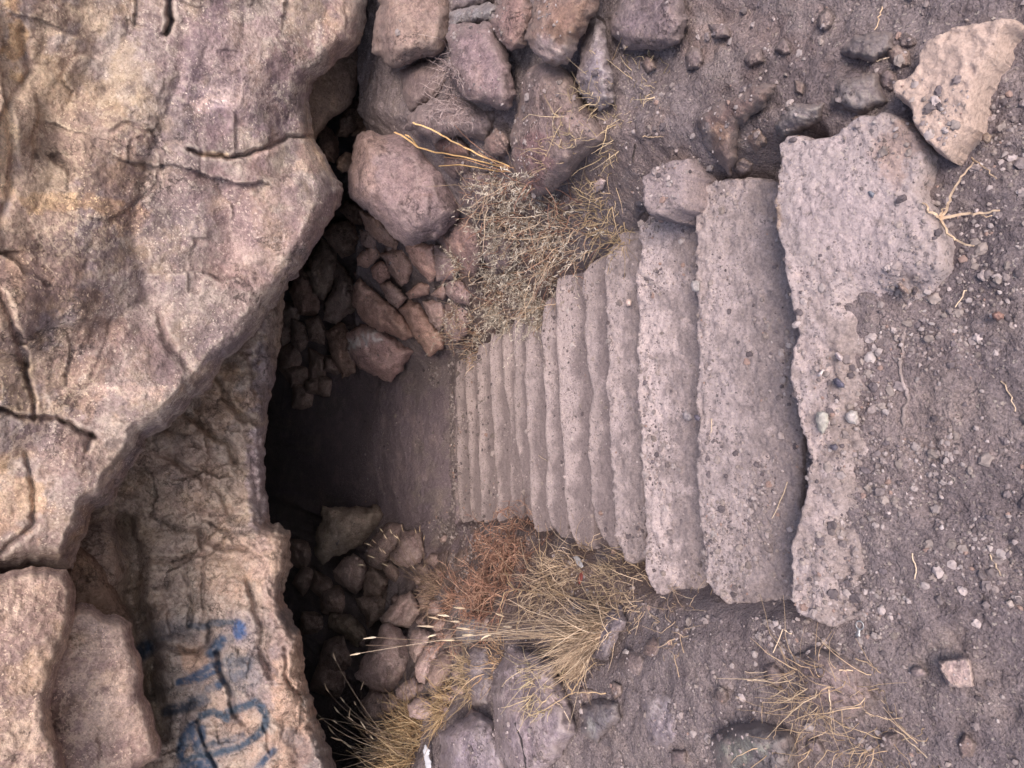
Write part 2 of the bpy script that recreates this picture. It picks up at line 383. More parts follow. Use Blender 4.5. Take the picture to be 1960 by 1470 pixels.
def rock(name, label, cat, poly, mat='boulder', lift=.03, stand=.3, bulge=None, amp=.8, group=None, tint=(1, 1, 1), step=None, thick=None, base=None, ground=True, rough=1.0, tintfn=None, paintfn=None, rnd=None, warp=None, dust=0):
    RN[0] += 1; sd = RN[0]
    P = np.asarray(poly, float); ext = np.ptp(P, axis=0); size = float(np.sqrt(abs(np.dot(P[:, 0], np.roll(P[:, 1], 1))-np.dot(P[:, 1], np.roll(P[:, 0], 1)))/2))
    bs = base or terr_fit(poly, lift, stand)
    c = P.mean(0); dc = float(np.ravel(bs(np.array([c[0]]), np.array([c[1]])))[0]); pxm = dc/F_PX
    wsz = size*pxm
    if bulge is None: bulge = wsz*.38
    rr = rnd or max(size*.3, 6)
    dwz = min(wsz, .5)
    fc = facet(sd, size*.5, amp*(.55 if bulge > wsz*.2 else .1))
    dp = rockdisp(sd, .06*dwz*rough, .02*dwz*rough, .014*dwz*min(1, rough*2)+.0012, .30*dwz*rough, 2.1/max(dwz, .03), .45)
    def hf(B, u, v, s): return np.maximum(fc(u, v, c[0], c[1], pxm), -bulge*.85)
    if paintfn is None and dust > 0:
        def paintfn(u, v):
            q = np.stack([u/18, v/18, u*0+sd], 1); e = sdf(u, v, P)
            al = dust*(1-sstep(-.02*size, .30*size, e+.16*size*fbm(q, 4, .65)))
            return np.concatenate([np.tile((.23, .185, .18), (len(u), 1)), al[:, None]], 1)
    tf = tintfn or (lambda u, v: np.tile(np.asarray(tint, float), (len(u), 1)))
    V, Fc, at = relief(poly, bs, bulge, rr, step or max(1.8, min(4, size/30)), thick or max(.08, wsz*.7), warp or (min(5, size*.045), max(8, size*.2)), dp, 'ray', .72, sd, tf, paintfn, hf)
    o = mesh_obj(name, V, Fc, M[mat], attrs=at, ground=ground)
    return tag(o, label, cat, group)
def yplane(Y):
    return lambda u, v: Y/rays(u, v)[..., 1]

#@@SETTING
def blobs(lst, default=(1, 1, 1)):
    def f(u, v):
        c = np.tile(np.asarray(default, float), (len(u), 1))
        q = np.stack([u/45, v/45, u*0+2.5], 1); w = fbm(q, 4, .6)*.8
        for (bu, bv, ru, rv, col, k) in lst:
            d = np.sqrt(((u-bu)/ru)**2+((v-bv)/rv)**2)+w; a = (k*(1-sstep(.7, 1.15, d)))[:, None]
            c = c*(1-a)+np.asarray(col, float)*a
        return c
    return f
# ------------------------------------------------------------------ ground sheet
def grid_lines(a, b, fine, lo, hi):
    core = np.arange(a, b, fine); g = [core]; x = core[-1]; st = fine; r = []
    while x < hi: st *= 1.35; x += st; r.append(x)
    x = core[0]; st = fine; l = []
    while x > lo: st *= 1.35; x -= st; l.append(x)
    return np.concatenate([l[::-1], core, r])
gx_ = grid_lines(-2.7, 2.4, .0125, -40, 40); gy_ = grid_lines(.1, 5.6, .0125, -40, 40)
X, Y = np.meshgrid(gx_, gy_)
Z = g0(X, Y)+gnoise(X, Y)
Pn = np.stack([X.ravel(), Y.ravel(), Z.ravel()], 1)
up = (.009*fbm(Pn*24, 4, .68, 2.2)+.004*np.maximum(fbm(Pn*60, 2, .6, 4), 0)).reshape(X.shape)
Z = Z+up*(1-.8*((Y > NY[-1]+.1) & (np.abs(X+.5) < .7)))
n0, n1 = X.shape
ii = np.arange(n0*n1).reshape(n0, n1)
Fg = np.stack([ii[:-1, :-1].ravel(), ii[:-1, 1:].ravel(), ii[1:, 1:].ravel(), ii[1:, :-1].ravel()], 1)
Vg = np.stack([X.ravel(), Y.ravel(), Z.ravel()], 1)
gu, gv = project(Vg+0.0); near = ((Vg-CAM)@FWD) > .3
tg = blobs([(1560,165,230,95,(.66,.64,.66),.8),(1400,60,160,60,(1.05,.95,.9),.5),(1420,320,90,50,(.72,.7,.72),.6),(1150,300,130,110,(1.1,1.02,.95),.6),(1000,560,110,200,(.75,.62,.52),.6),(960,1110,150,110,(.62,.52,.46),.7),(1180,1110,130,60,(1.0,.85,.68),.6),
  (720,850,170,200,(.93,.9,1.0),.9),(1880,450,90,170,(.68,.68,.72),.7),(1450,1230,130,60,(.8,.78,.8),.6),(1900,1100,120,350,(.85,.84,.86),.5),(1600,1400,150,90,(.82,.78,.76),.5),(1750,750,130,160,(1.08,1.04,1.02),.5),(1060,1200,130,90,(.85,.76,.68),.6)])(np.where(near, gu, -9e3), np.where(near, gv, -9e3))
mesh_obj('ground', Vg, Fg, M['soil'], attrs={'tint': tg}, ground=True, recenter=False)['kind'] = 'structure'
# ------------------------------------------------------------------ cave shell (walls and roof of the hollow behind the rock face)
def shell():
    na, nb = 110, 120; V = []; 
    th = np.linspace(0, 2*math.pi, na, endpoint=False); ph = np.linspace(R(0), R(128), nb)
    T, Pp = np.meshgrid(th, ph)
    d = np.stack([np.sin(Pp)*np.cos(T), np.cos(Pp), np.sin(Pp)*np.sin(T)], -1).reshape(-1, 3)
    c = np.array([-.4, 6.2, -.7]); rad = np.array([4.0, 3.6, 2.3])
    P = c+d*rad; f1, f2, vv, _ = worley(P*1.3)
    P = c+d*rad*(1+.10*fbm(P*.8, 4)[:, None]+.08*(f2-f1)[:, None])
    F = []
    for j in range(nb-1):
        for i in range(na):
            a = j*na+i; b = j*na+(i+1) % na; F.append([a, b, b+na, a+na])
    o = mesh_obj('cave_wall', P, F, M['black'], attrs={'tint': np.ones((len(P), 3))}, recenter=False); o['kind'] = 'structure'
    # rocky hillside over it, thick enough to be a hill from any side
    P2 = c+d*rad*1.35*(1+.10*fbm(P*.6, 4)[:, None])
    o2 = mesh_obj('hill', P2, [f[::-1] for f in F], M['cliff2'], attrs={'tint': np.ones((len(P), 3)), 'paint': np.zeros((len(P), 4))}, recenter=False); o2['kind'] = 'structure'
shell()
# ------------------------------------------------------------------ rock faces
def idw(pts):                                  # smooth control surface: (u, v, value)
    A = np.asarray(pts, float)
    def f(u, v):
        num = 0; den = 0
        for a in A:
            wgt = np.exp(-((u-a[0])**2+(v-a[1])**2)/(2*a[3]**2)); num = num+wgt*a[2]; den = den+wgt
        return num/(den+.05)
    return f
def cracks(lines):
    def f(u, v):
        h = 0
        q = np.stack([u/30, v/30, u*0+5.5], 1); w = fbm(q, 3, .6)*5; w2 = fbm(q, 3, .6, 9.)*5
        for pts, wd, dp in lines: 
            d = polyline_d(u+w, v+w2, pts); h = h-dp*np.exp(-(d/wd)**2)
        return h
    return f
# main overhang
OV = [(705,-40),(700,40),(688,85),(655,108),(622,140),(592,160),(590,190),(598,225),(600,262),(622,300),(640,335),(650,360),(640,400),(622,440),(600,478),(565,525),(545,550),(500,620),(470,660),(430,692),(405,730),(372,762),(350,790),(318,820),(278,838),(275,862),(245,905),(222,935),(208,965),(178,978),(168,1010),(150,1055),(135,1088),(120,1090),(60,1085),(0,1100),(-120,1110),(-420,1120),(-1100,1100),(-1100,-900),(705,-900)]
ocr = cracks([([(362,288),(400,297),(440,300),(500,285),(560,262),(600,262)],4,.05),([(322,-60),(324,0),(328,40),(318,62)],6,.10),([(0,785),(35,795),(62,802),(110,800),(150,826),(178,838)],5,.05),
  ([(300,600),(316,640),(335,672),(362,700)],7,.03),([(48,680),(58,740),(66,800)],5,.03),([(165,860),(176,832)],5,.03),([(290,560),(220,620),(110,632),(70,640)],9,.012),
  ([(0,560),(30,640),(50,700)],8,.03),([(100,300),(125,310),(135,330)],9,.03),([(210,255),(240,235),(290,250),(312,300),(300,350),(250,400)],4,.014),([(218,610),(200,660),(175,720)],4,.01),
  ([(0,1060),(60,1010),(70,940),(50,870)],6,.03),([(350,60),(345,140),(325,200),(320,260)],14,.02),([(320,200),(250,440),(280,560)],16,.022),([(40,60),(60,140),(15,200),(30,330),(0,420)],9,.02)])
oct_ = idw([(100,150,-.04,90),(220,300,.03,60),(450,150,.07,120),(560,350,.09,90),(480,500,.08,100),(60,400,-.05,80),(250,500,-.02,70),(180,560,.0,70),(250,720,.06,60),(400,620,.05,70),(100,720,-.04,60),(80,900,.02,70),(170,900,.06,50),(60,1020,.03,50),(20,600,.06,40),(0,250,.06,40),(650,30,.06,60),(340,810,.05,40)])
def ov_h(B, u, v, s): return ocr(u, v)+oct_(u, v)*1.6
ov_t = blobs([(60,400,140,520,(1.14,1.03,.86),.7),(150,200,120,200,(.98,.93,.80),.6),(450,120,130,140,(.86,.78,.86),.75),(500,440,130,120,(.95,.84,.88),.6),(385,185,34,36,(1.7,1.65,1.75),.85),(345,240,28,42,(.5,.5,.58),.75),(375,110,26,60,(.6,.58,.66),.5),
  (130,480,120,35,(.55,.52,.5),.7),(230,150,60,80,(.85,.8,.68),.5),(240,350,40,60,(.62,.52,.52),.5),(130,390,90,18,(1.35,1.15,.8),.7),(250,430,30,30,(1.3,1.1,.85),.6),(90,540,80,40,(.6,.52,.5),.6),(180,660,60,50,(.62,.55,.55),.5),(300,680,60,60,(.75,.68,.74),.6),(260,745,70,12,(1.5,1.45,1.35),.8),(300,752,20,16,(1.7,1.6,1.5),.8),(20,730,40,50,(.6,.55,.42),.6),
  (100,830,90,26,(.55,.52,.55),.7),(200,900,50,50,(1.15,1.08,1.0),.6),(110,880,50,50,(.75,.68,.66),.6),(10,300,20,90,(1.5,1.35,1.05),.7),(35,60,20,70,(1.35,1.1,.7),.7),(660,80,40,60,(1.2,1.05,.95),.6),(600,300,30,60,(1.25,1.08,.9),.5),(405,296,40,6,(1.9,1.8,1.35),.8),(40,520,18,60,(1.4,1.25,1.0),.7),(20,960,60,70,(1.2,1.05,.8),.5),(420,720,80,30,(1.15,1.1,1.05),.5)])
basey = idw([(600,0,3.05,260),(600,350,3.2,200),(350,700,3.35,200),(150,1000,3.45,200),(0,500,3.0,300),(0,0,2.9,300),(-300,500,3.3,400),(-800,500,4.2,400)])
def ov_base(u, v):
    A = np.array([(600,0,3.05),(640,350,3.22),(400,700,3.35),(170,1000,3.45),(0,500,3.02),(0,0,2.92),(-500,500,3.5),(-1000,0,4.4),(-1000,1000,4.4),(-400,-800,3.3),(600,-800,3.1)])
    num = 0; den = 0
    for a in A:
        wg = 1/((u-a[0])**2+(v-a[1])**2+9e3)**1.3; num = num+wg*a[2]; den = den+wg
    Yv = num/den
    ry = np.maximum(rays(u, v)[..., 1], .3)
    return Yv/ry
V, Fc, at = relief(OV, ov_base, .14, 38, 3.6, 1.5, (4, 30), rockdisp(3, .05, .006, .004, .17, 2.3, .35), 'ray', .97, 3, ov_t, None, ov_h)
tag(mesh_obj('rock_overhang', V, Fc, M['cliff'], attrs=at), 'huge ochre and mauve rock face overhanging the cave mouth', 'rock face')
# graffiti rock face, set back below the overhang
BL = (.012, .05, .14)
STROKES = [([(460,1190),(450,1232)],9,.0,None)]
def paint_strokes(lst):
    def f(u, v):
        out = np.zeros((len(u), 4)); q = np.stack([u/14, v/14, u*0+7], 1); w = fbm(q, 3, .6)*2.2; g = .8+.5*fbm(q*1.7, 2, .5, 4)
        for pts, wd, al, col in lst:
            if wd > 3: wd = wd*1.3
            d = polyline_d(u+w, v-w, pts)
            a = np.maximum(np.minimum(al*1.25, .92)*(1-sstep(wd*.5, wd*1.7, d)), .22*al*(1-sstep(wd, wd*4, d)))*np.clip(g*1.25, .3, .95)
            up_ = a > out[:, 3]; out[up_, :3] = col; out[:, 3] = np.maximum(out[:, 3], a)
        return out
    return f
B1, B2, B3 = (.015, .065, .150), (.045, .09, .155), (.035, .11, .30)
graf = paint_strokes([
 ([(457,1198),(459,1212)],9,1.,B3),
 ([(365,1197),(392,1200),(410,1192),(445,1192)],5,.6,B2),([(280,1240),(272,1248)],12,.85,(.01,.04,.09)),([(300,1215),(360,1200)],16,.3,B2),
 ([(424,1226),(405,1250)],8,.95,B1),([(418,1232),(440,1222)],8,.35,B2),
 ([(342,1306),(365,1298),(400,1276),(418,1270)],5,1.,B1),([(342,1307),(375,1303),(418,1282)],4,.95,B1),([(360,1300),(400,1284)],6,.55,B2),
 ([(440,1268),(470,1270),(462,1284),(448,1292)],12,.55,B2),([(470,1275),(480,1300),(455,1310)],14,.3,B2),([(418,1312),(425,1305)],6,.9,B1),([(418,1310),(400,1318)],7,.45,B2),
 ([(432,1290),(444,1325),(452,1350)],10,.35,B2),
 ([(318,1362),(345,1355),(370,1350)],8,.9,(.008,.025,.055)),([(370,1345),(390,1340)],9,.55,B2),
 ([(385,1370),(405,1362),(420,1368),(434,1376),(436,1362),(450,1358),(470,1352),(488,1345),(500,1352),(509,1368),(508,1388),(497,1404),(478,1418),(455,1430),(430,1438),(400,1444),(370,1450),(350,1460)],5.5,.8,(.025,.075,.14)),
 ([(410,1425),(440,1418),(465,1408)],5,.55,B2),([(385,1432),(410,1422)],5,.6,B2),
 ([(372,1385),(360,1398),(347,1420),(345,1445),(352,1462),(380,1462),(405,1455)],6,.95,B1),
 ([(365,1390),(372,1410),(376,1425),(388,1410),(386,1395)],6,.85,B1),([(366,1400),(352,1425)],7,.7,B2),([(376,1425),(382,1448)],6,.7,B2),
 ([(525,1436),(508,1452),(490,1475)],5,.75,B1),([(552,1408),(566,1418)],12,.4,B2),([(590,1440),(630,1470)],24,.35,(.09,.09,.13)),([(548,1180),(565,1195)],10,.35,(.05,.08,.12)),
 ([(400,1470),(350,1480)],12,.85,B1),([(330,1290),(300,1330)],14,.3,(.03,.05,.07))])
G2 = [(548,500),(545,560),(543,600),(535,650),(528,705),(522,740),(512,790),(506,850),(508,900),(512,950),(516,1000),(535,1002),(552,1015),(557,1035),(555,1080),(545,1125),(545,1150),(560,1180),(578,1220),(585,1290),(600,1345),(605,1375),(622,1410),(640,1450),(652,1490),(670,1900),(-200,1900),(-200,950),(100,780),(380,500)]
gcr = cracks([([(415,725),(440,770),(470,800),(500,810)],6,.05),([(355,790),(400,830),(440,850),(450,880)],7,.05),([(380,760),(375,800),(410,840)],5,.03),([(240,1000),(260,1080),(250,1150),(280,1230),(290,1330),(310,1400)],22,.16),
 ([(290,985),(340,1010),(380,1020),(385,1060),(330,1075),(280,1070)],5,.035),([(380,1020),(395,1035),(420,1045),(470,1050)],7,.04),([(350,1080),(365,1150),(362,1200)],4,.03),([(385,1190),(388,1145),(385,1070)],3,.025),([(480,1110),(490,1160),(500,1190),(505,1260),(520,1290)],9,.05),
 ([(415,1250),(425,1290),(440,1330),(450,1370)],6,.05),([(300,1270),(280,1330)],10,.05),([(380,1380),(400,1440),(420,1480)],4,.04),([(545,1240),(548,1300),(570,1330)],4,.03),([(300,860),(360,900),(420,940),(440,980)],7,.03),([(460,760),(480,850),(490,950),(500,1000)],10,.03),([(505,1390),(515,1440)],3,.02),([(390,1000),(440,1020),(410,1050)],4,.03),
 ([(300,1235),(380,1250),(400,1230),(400,1190)],6,.04)])
goct = idw([(470,750,.02,50),(420,850,.07,50),(500,900,.0,40),(350,950,.05,50),(530,1050,.10,40),(450,1120,.07,60),(320,1100,-.02,40),(560,1250,.08,60),(350,1300,.02,50),(470,1300,.0,50),(470,1420,.08,80),(600,1430,.08,60),(260,1200,-.05,50),(380,1230,-.04,30),(200,1000,-.06,60),(380,1275,.07,30),(440,920,.06,50)])
g2_t = blobs([(500,860,28,200,(.92,.95,1.2),.8),(510,700,24,60,(.5,.5,.6),.7),(430,600,60,90,(.5,.42,.4),.7),(420,760,60,60,(1.15,1.0,.82),.6),(520,1070,50,70,(1.25,1.12,1.02),.6),(560,1330,50,150,(1.3,1.08,.95),.6),(430,1090,60,60,(1.05,.95,.9),.5),(350,900,90,80,(.95,.88,.86),.6),(370,1280,40,40,(1.35,1.1,.85),.6),(450,1380,60,80,(1.1,.98,.9),.6),(260,1250,50,160,(.8,.74,.68),.6),(430,1210,90,30,(.7,.68,.7),.6),(480,1310,40,60,(.75,.78,.92),.6),(530,1180,30,60,(.75,.72,.8),.4)])
def g2_base(u, v):
    Yv = 4.25-.45*sstep(850, 1300, v)+.25*sstep(900, 560, v)-.25*sstep(300, 560, u)
    return Yv/rays(u, v)[..., 1]
V, Fc, at = relief(G2, g2_base, .20, 30, 3.0, 1.2, (5, 24), rockdisp(9, .05, .010, .007, .20, 4.0, .40), 'ray', .95, 9, g2_t, graf, lambda B, u, v, s: gcr(u, v)*1.3+goct(u, v)*1.5)
tag(mesh_obj('cracked_rock_face', V, Fc, M['cliff2'], attrs=at), 'cracked tan rock face with blue spray paint scrawls, set back under the overhang', 'rock face')
#@@STAIRS
# ------------------------------------------------------------------ concrete stairs
NOSES = {
1:[(1420,338),(1375,345),(1340,352),(1329,372),(1328,420),(1325,500),(1327,560),(1324,620),(1331,700),(1327,760),(1333,800),(1329,863),(1335,945),(1334,990),(1341,1040),(1340,1090),(1347,1115),(1365,1145),(1400,1160),(1450,1170),(1512,1180)],
2:[(1320,414),(1245,415),(1222,430),(1217,455),(1221,480),(1213,528),(1218,600),(1214,660),(1219,700),(1217,782),(1225,863),(1226,945),(1233,1027),(1231,1090),(1237,1120),(1258,1146),(1275,1142),(1290,1130),(1330,1135)],
3:[(1230,420),(1190,439),(1175,457),(1158,480),(1151,520),(1156,570),(1152,620),(1158,676),(1157,740),(1162,800),(1164,863),(1172,945),(1173,1027),(1184,1050),(1192,1075),(1205,1081),(1232,1072)],
4:[(1175,468),(1124,505),(1112,520),(1110,560),(1114,590),(1113,640),(1119,700),(1128,750),(1126,790),(1121,840),(1122,880),(1128,945),(1131,990),(1145,1027),(1163,1050),(1185,1055)],
5:[(1125,508),(1090,520),(1062,532),(1057,560),(1060,600),(1058,640),(1063,700),(1065,782),(1073,863),(1075,945),(1081,994),(1090,1027),(1103,1050),(1125,1054),(1148,1050)],
6:[(1070,560),(1040,575),(1033,600),(1030,640),(1037,690),(1034,720),(1040,782),(1038,830),(1043,880),(1038,930),(1041,970),(1050,1005),(1070,1030),(1098,1032)],
7:[(1045,570),(1005,580),(999,620),(1002,676),(998,720),(1003,782),(1002,820),(1008,863),(1009,945),(1014,994),(1025,1027),(1050,1032)],
8:[(1010,590),(982,600),(976,640),(981,700),(978,760),(981,800),(982,840),(990,880),(997,945),(1003,985),(1018,1008)],
9:[(985,600),(960,615),(956,660),(958,700),(960,740),(969,782),(973,820),(973,863),(971,920),(974,960),(978,985),(1004,1002)],
10:[(962,620),(936,635),(931,680),(934,720),(936,782),(942,830),(941,863),(947,920),(948,950),(944,985),(952,1005),(985,1006)],
11:[(936,650),(912,660),(907,700),(910,740),(909,782),(914,820),(911,863),(916,945),(917,985),(924,1003),(950,1004)],
12:[(912,670),(890,680),(885,720),(889,782),(893,830),(892,863),(896,920),(895,960),(902,1000),(924,1003)],
13:[(890,685),(871,692),(868,740),(870,782),(872,820),(870,863),(873,945),(876,990),(884,1006),(902,1006)]}
st = empty('concrete_staircase', (0, NY[0], 0))
tag(st, 'worn concrete staircase dropping from the gravel into the cave mouth', 'staircase')
def step_disp(seed):
    def f(B, u, v, s):
        e = 1+1.6*np.exp(-s/18)
        a = 1.0 if seed < 4 or seed > 20 else .35
        return a*(.006*fbm(B*9, 4, .6, seed)+e*.004*fbm(B*34, 3, .65, seed*2)+e*.004*np.maximum(fbm(B*70, 2, .6, seed), 0)-.012*sstep(.25, .7, fbm(B*14, 3, .6, seed+4))*np.exp(-s/14))
    return f
def tread_dirt_shade(k):  # dirt toward tread backs plus painted corner shade, darker on far steps
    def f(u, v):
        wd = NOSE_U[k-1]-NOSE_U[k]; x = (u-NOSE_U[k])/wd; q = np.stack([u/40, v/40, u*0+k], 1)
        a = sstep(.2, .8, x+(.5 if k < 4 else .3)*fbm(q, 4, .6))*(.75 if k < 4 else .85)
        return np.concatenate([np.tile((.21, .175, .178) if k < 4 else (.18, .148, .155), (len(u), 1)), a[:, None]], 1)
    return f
for k, ns in NOSES.items():
    lo, hi = ns[0], ns[-1]; bu = NOSE_U[k-1]+(14 if k < 3 else 9)
    mid = [(bu, v) for v in np.linspace(hi[1]-6, lo[1]+8, 5)]
    poly = ns+[(p, q) for p, q in mid]
    ppm = 1/((plane_z(NZ[k])(np.array([NOSE_U[k]]), np.array([800.]))[0])/F_PX)      # px per metre
    V, Fc, at = relief(poly, plane_z(NZ[k]), (.010 if k < 5 else .005), max(.010*ppm, 2.5), 3.0 if k < 4 else 2.4, RISE*1.5, ((max(1.3, .008*ppm) if k < 5 else .9), max(14, .085*ppm)), step_disp(k), 'down', 1.0, k, None, tread_dirt_shade(k))
    at['tint'] = at['tint']*(1.03+.2*(random.Random(k).random()-.5))
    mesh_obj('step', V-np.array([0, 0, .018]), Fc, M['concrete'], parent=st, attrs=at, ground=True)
def slabdirt(u, v):
    q = np.stack([u/50, v/50, u*0+3], 1)
    a = sstep(-.1, .5, .9*fbm(q, 5, .65)+.9*sstep(540, 620, v)*sstep(1520, 1640, u)-.25-.35*sstep(620, 480, v))*.8
    return np.concatenate([np.tile((.25, .205, .20), (len(u), 1)), a[:, None]], 1)
SL0 = [(1487,400),(1498,330),(1500,275),(1520,262),(1560,266),(1600,262),(1640,235),(1665,222),(1700,218),(1745,235),(1770,258),(1785,290),(1780,340),(1768,365),(1790,410),(1812,440),(1822,470),(1815,520),(1790,548),(1740,575),(1730,600),(1725,640),(1715,700),(1730,760),(1720,830),(1700,900),(1690,980),(1680,1060),(1685,1120),(1660,1175),(1600,1200),(1565,1190),(1530,1178),(1520,1140),(1515,1080),(1520,1030),(1535,990),(1548,930),(1555,880),(1540,830),(1528,780),(1515,730),(1518,680),(1530,640),(1522,590),(1512,540),(1510,480),(1490,440)]
V, Fc, at = relief(SL0, plane_z(0), .035, 16, 4, .2, (5, 40), lambda B, u, v, s: step_disp(41)(B, u, v, s)*.9-(.022+.07*sstep(1580, 1700, u+28*fbm(np.stack([u/60, v/60, u*0+8], 1), 4, .65)))*sstep(500, 600, v), 'down', 1.0, 41,
   tintfn=blobs([(1495,330,20,110,(1.0,.8,.5),.6),(1735,300,50,70,(.95,.82,.72),.7),(1650,450,110,120,(1.1,1.08,1.1),.6),(1560,900,50,300,(1.0,.95,.9),.4)]), paintfn=slabdirt)
tag(mesh_obj('concrete_slab', V, Fc, M['concrete'], attrs=at, ground=True), 'broad broken concrete slab at the top of the stairs, half buried in gravel', 'slab')
SL1 = [(1717,170),(1735,160),(1765,140),(1768,110),(1790,85),(1820,70),(1850,55),(1900,50),(1950,42),(1965,60),(1935,78),(1925,120),(1905,145),(1888,175),(1880,210),(1868,250),(1850,270),(1825,310),(1800,296),(1785,275),(1762,250),(1755,220),(1730,195)]
V, Fc, at = relief(SL1, plane_z(.02), .05, 16, 4, .15, (4, 26), step_disp(43), 'down', 1.0, 43)
tag(mesh_obj('concrete_slab', V, Fc, M['slab'], attrs=at, ground=True), 'smooth pinkish concrete slab piece at the picture corner above the gravel', 'slab')
V, Fc, at = relief([(1249,338),(1270,322),(1298,312),(1344,305),(1350,330),(1345,361),(1338,402),(1300,425),(1262,420),(1246,386)], plane_z(-.10), .06, 14, 4, .2, (4, 20), step_disp(45), 'down', 1.0, 45, lambda u, v: np.tile([.8, .78, .8], (len(u), 1)))
tag(mesh_obj('concrete_chunk', V, Fc, M['concrete'], attrs=at, ground=True), 'grey broken concrete chunk wedged beside the second step', 'rubble')
#@@ROCKS
def BZ(dx): return None
# outcrops under the overhang, at the lower left of the picture
OUT1 = [(-600,1085),(0,1100),(60,1084),(125,1088),(140,1110),(146,1140),(142,1190),(122,1250),(108,1290),(96,1345),(100,1390),(118,1430),(128,1500),(128,1900),(-600,1900)]
OUT2 = [(120,1170),(148,1152),(180,1158),(200,1175),(235,1182),(252,1195),(256,1230),(272,1262),(276,1330),(290,1352),(300,1400),(310,1424),(304,1452),(280,1462),(268,1475),(262,1500),(262,1800),(60,1800),(60,1300)]
OUT3 = [(100,1050),(150,1045),(178,1062),(205,1095),(228,1140),(252,1182),(252,1240),(200,1250),(120,1200),(90,1120)]
for poly, Yv, nm, lb, tn, md in (
    (OUT1, 3.02, 'rock_outcrop', 'pale orange rock outcrop in the corner below the overhang, with a bright ridge', (1.15,1.05,.95), 'cliff'),
    (OUT2, 3.25, 'rock_outcrop', 'pinkish pointed rock outcrop between the corner outcrop and the graffiti', (1.15,1.05,1.0), 'cliff'),
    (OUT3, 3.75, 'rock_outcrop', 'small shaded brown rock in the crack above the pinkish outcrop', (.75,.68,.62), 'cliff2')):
    rock(nm, lb, 'rock', poly, md, base=yplane(Yv), bulge=.12, rnd=30, step=4, thick=.8, rough=.35, ground=False, amp=.25, tint=tn, warp=(3, 26))
STRIP = [(735,-60),(722,0),(716,60),(706,115),(690,150),(682,180),(655,215),(634,228),(615,250),(604,270),(580,330),(540,300),(560,150),(620,60),(680,-60)]
rock('rock_ledge', 'smooth brown rock strip tucked behind the edge of the overhang', 'rock', STRIP, 'pink', base=yplane(3.55), bulge=.05, rnd=16, thick=.9, ground=False, amp=.1, rough=.4, tint=(.95,.85,.75), step=4)
LEDGE = [(560,262),(575,258),(592,248),(602,262),(606,285),(625,308),(645,340),(655,365),(640,380),(610,350),(590,310),(570,290)]
rock('rock_ledge', 'narrow crumbly tan rock lip at the point of the overhang crack', 'rock', LEDGE, 'pink', base=yplane(3.28), bulge=.06, rnd=14, thick=.5, ground=False, amp=.2, tint=(1.25,1.15,.95))
B = 'boulder'
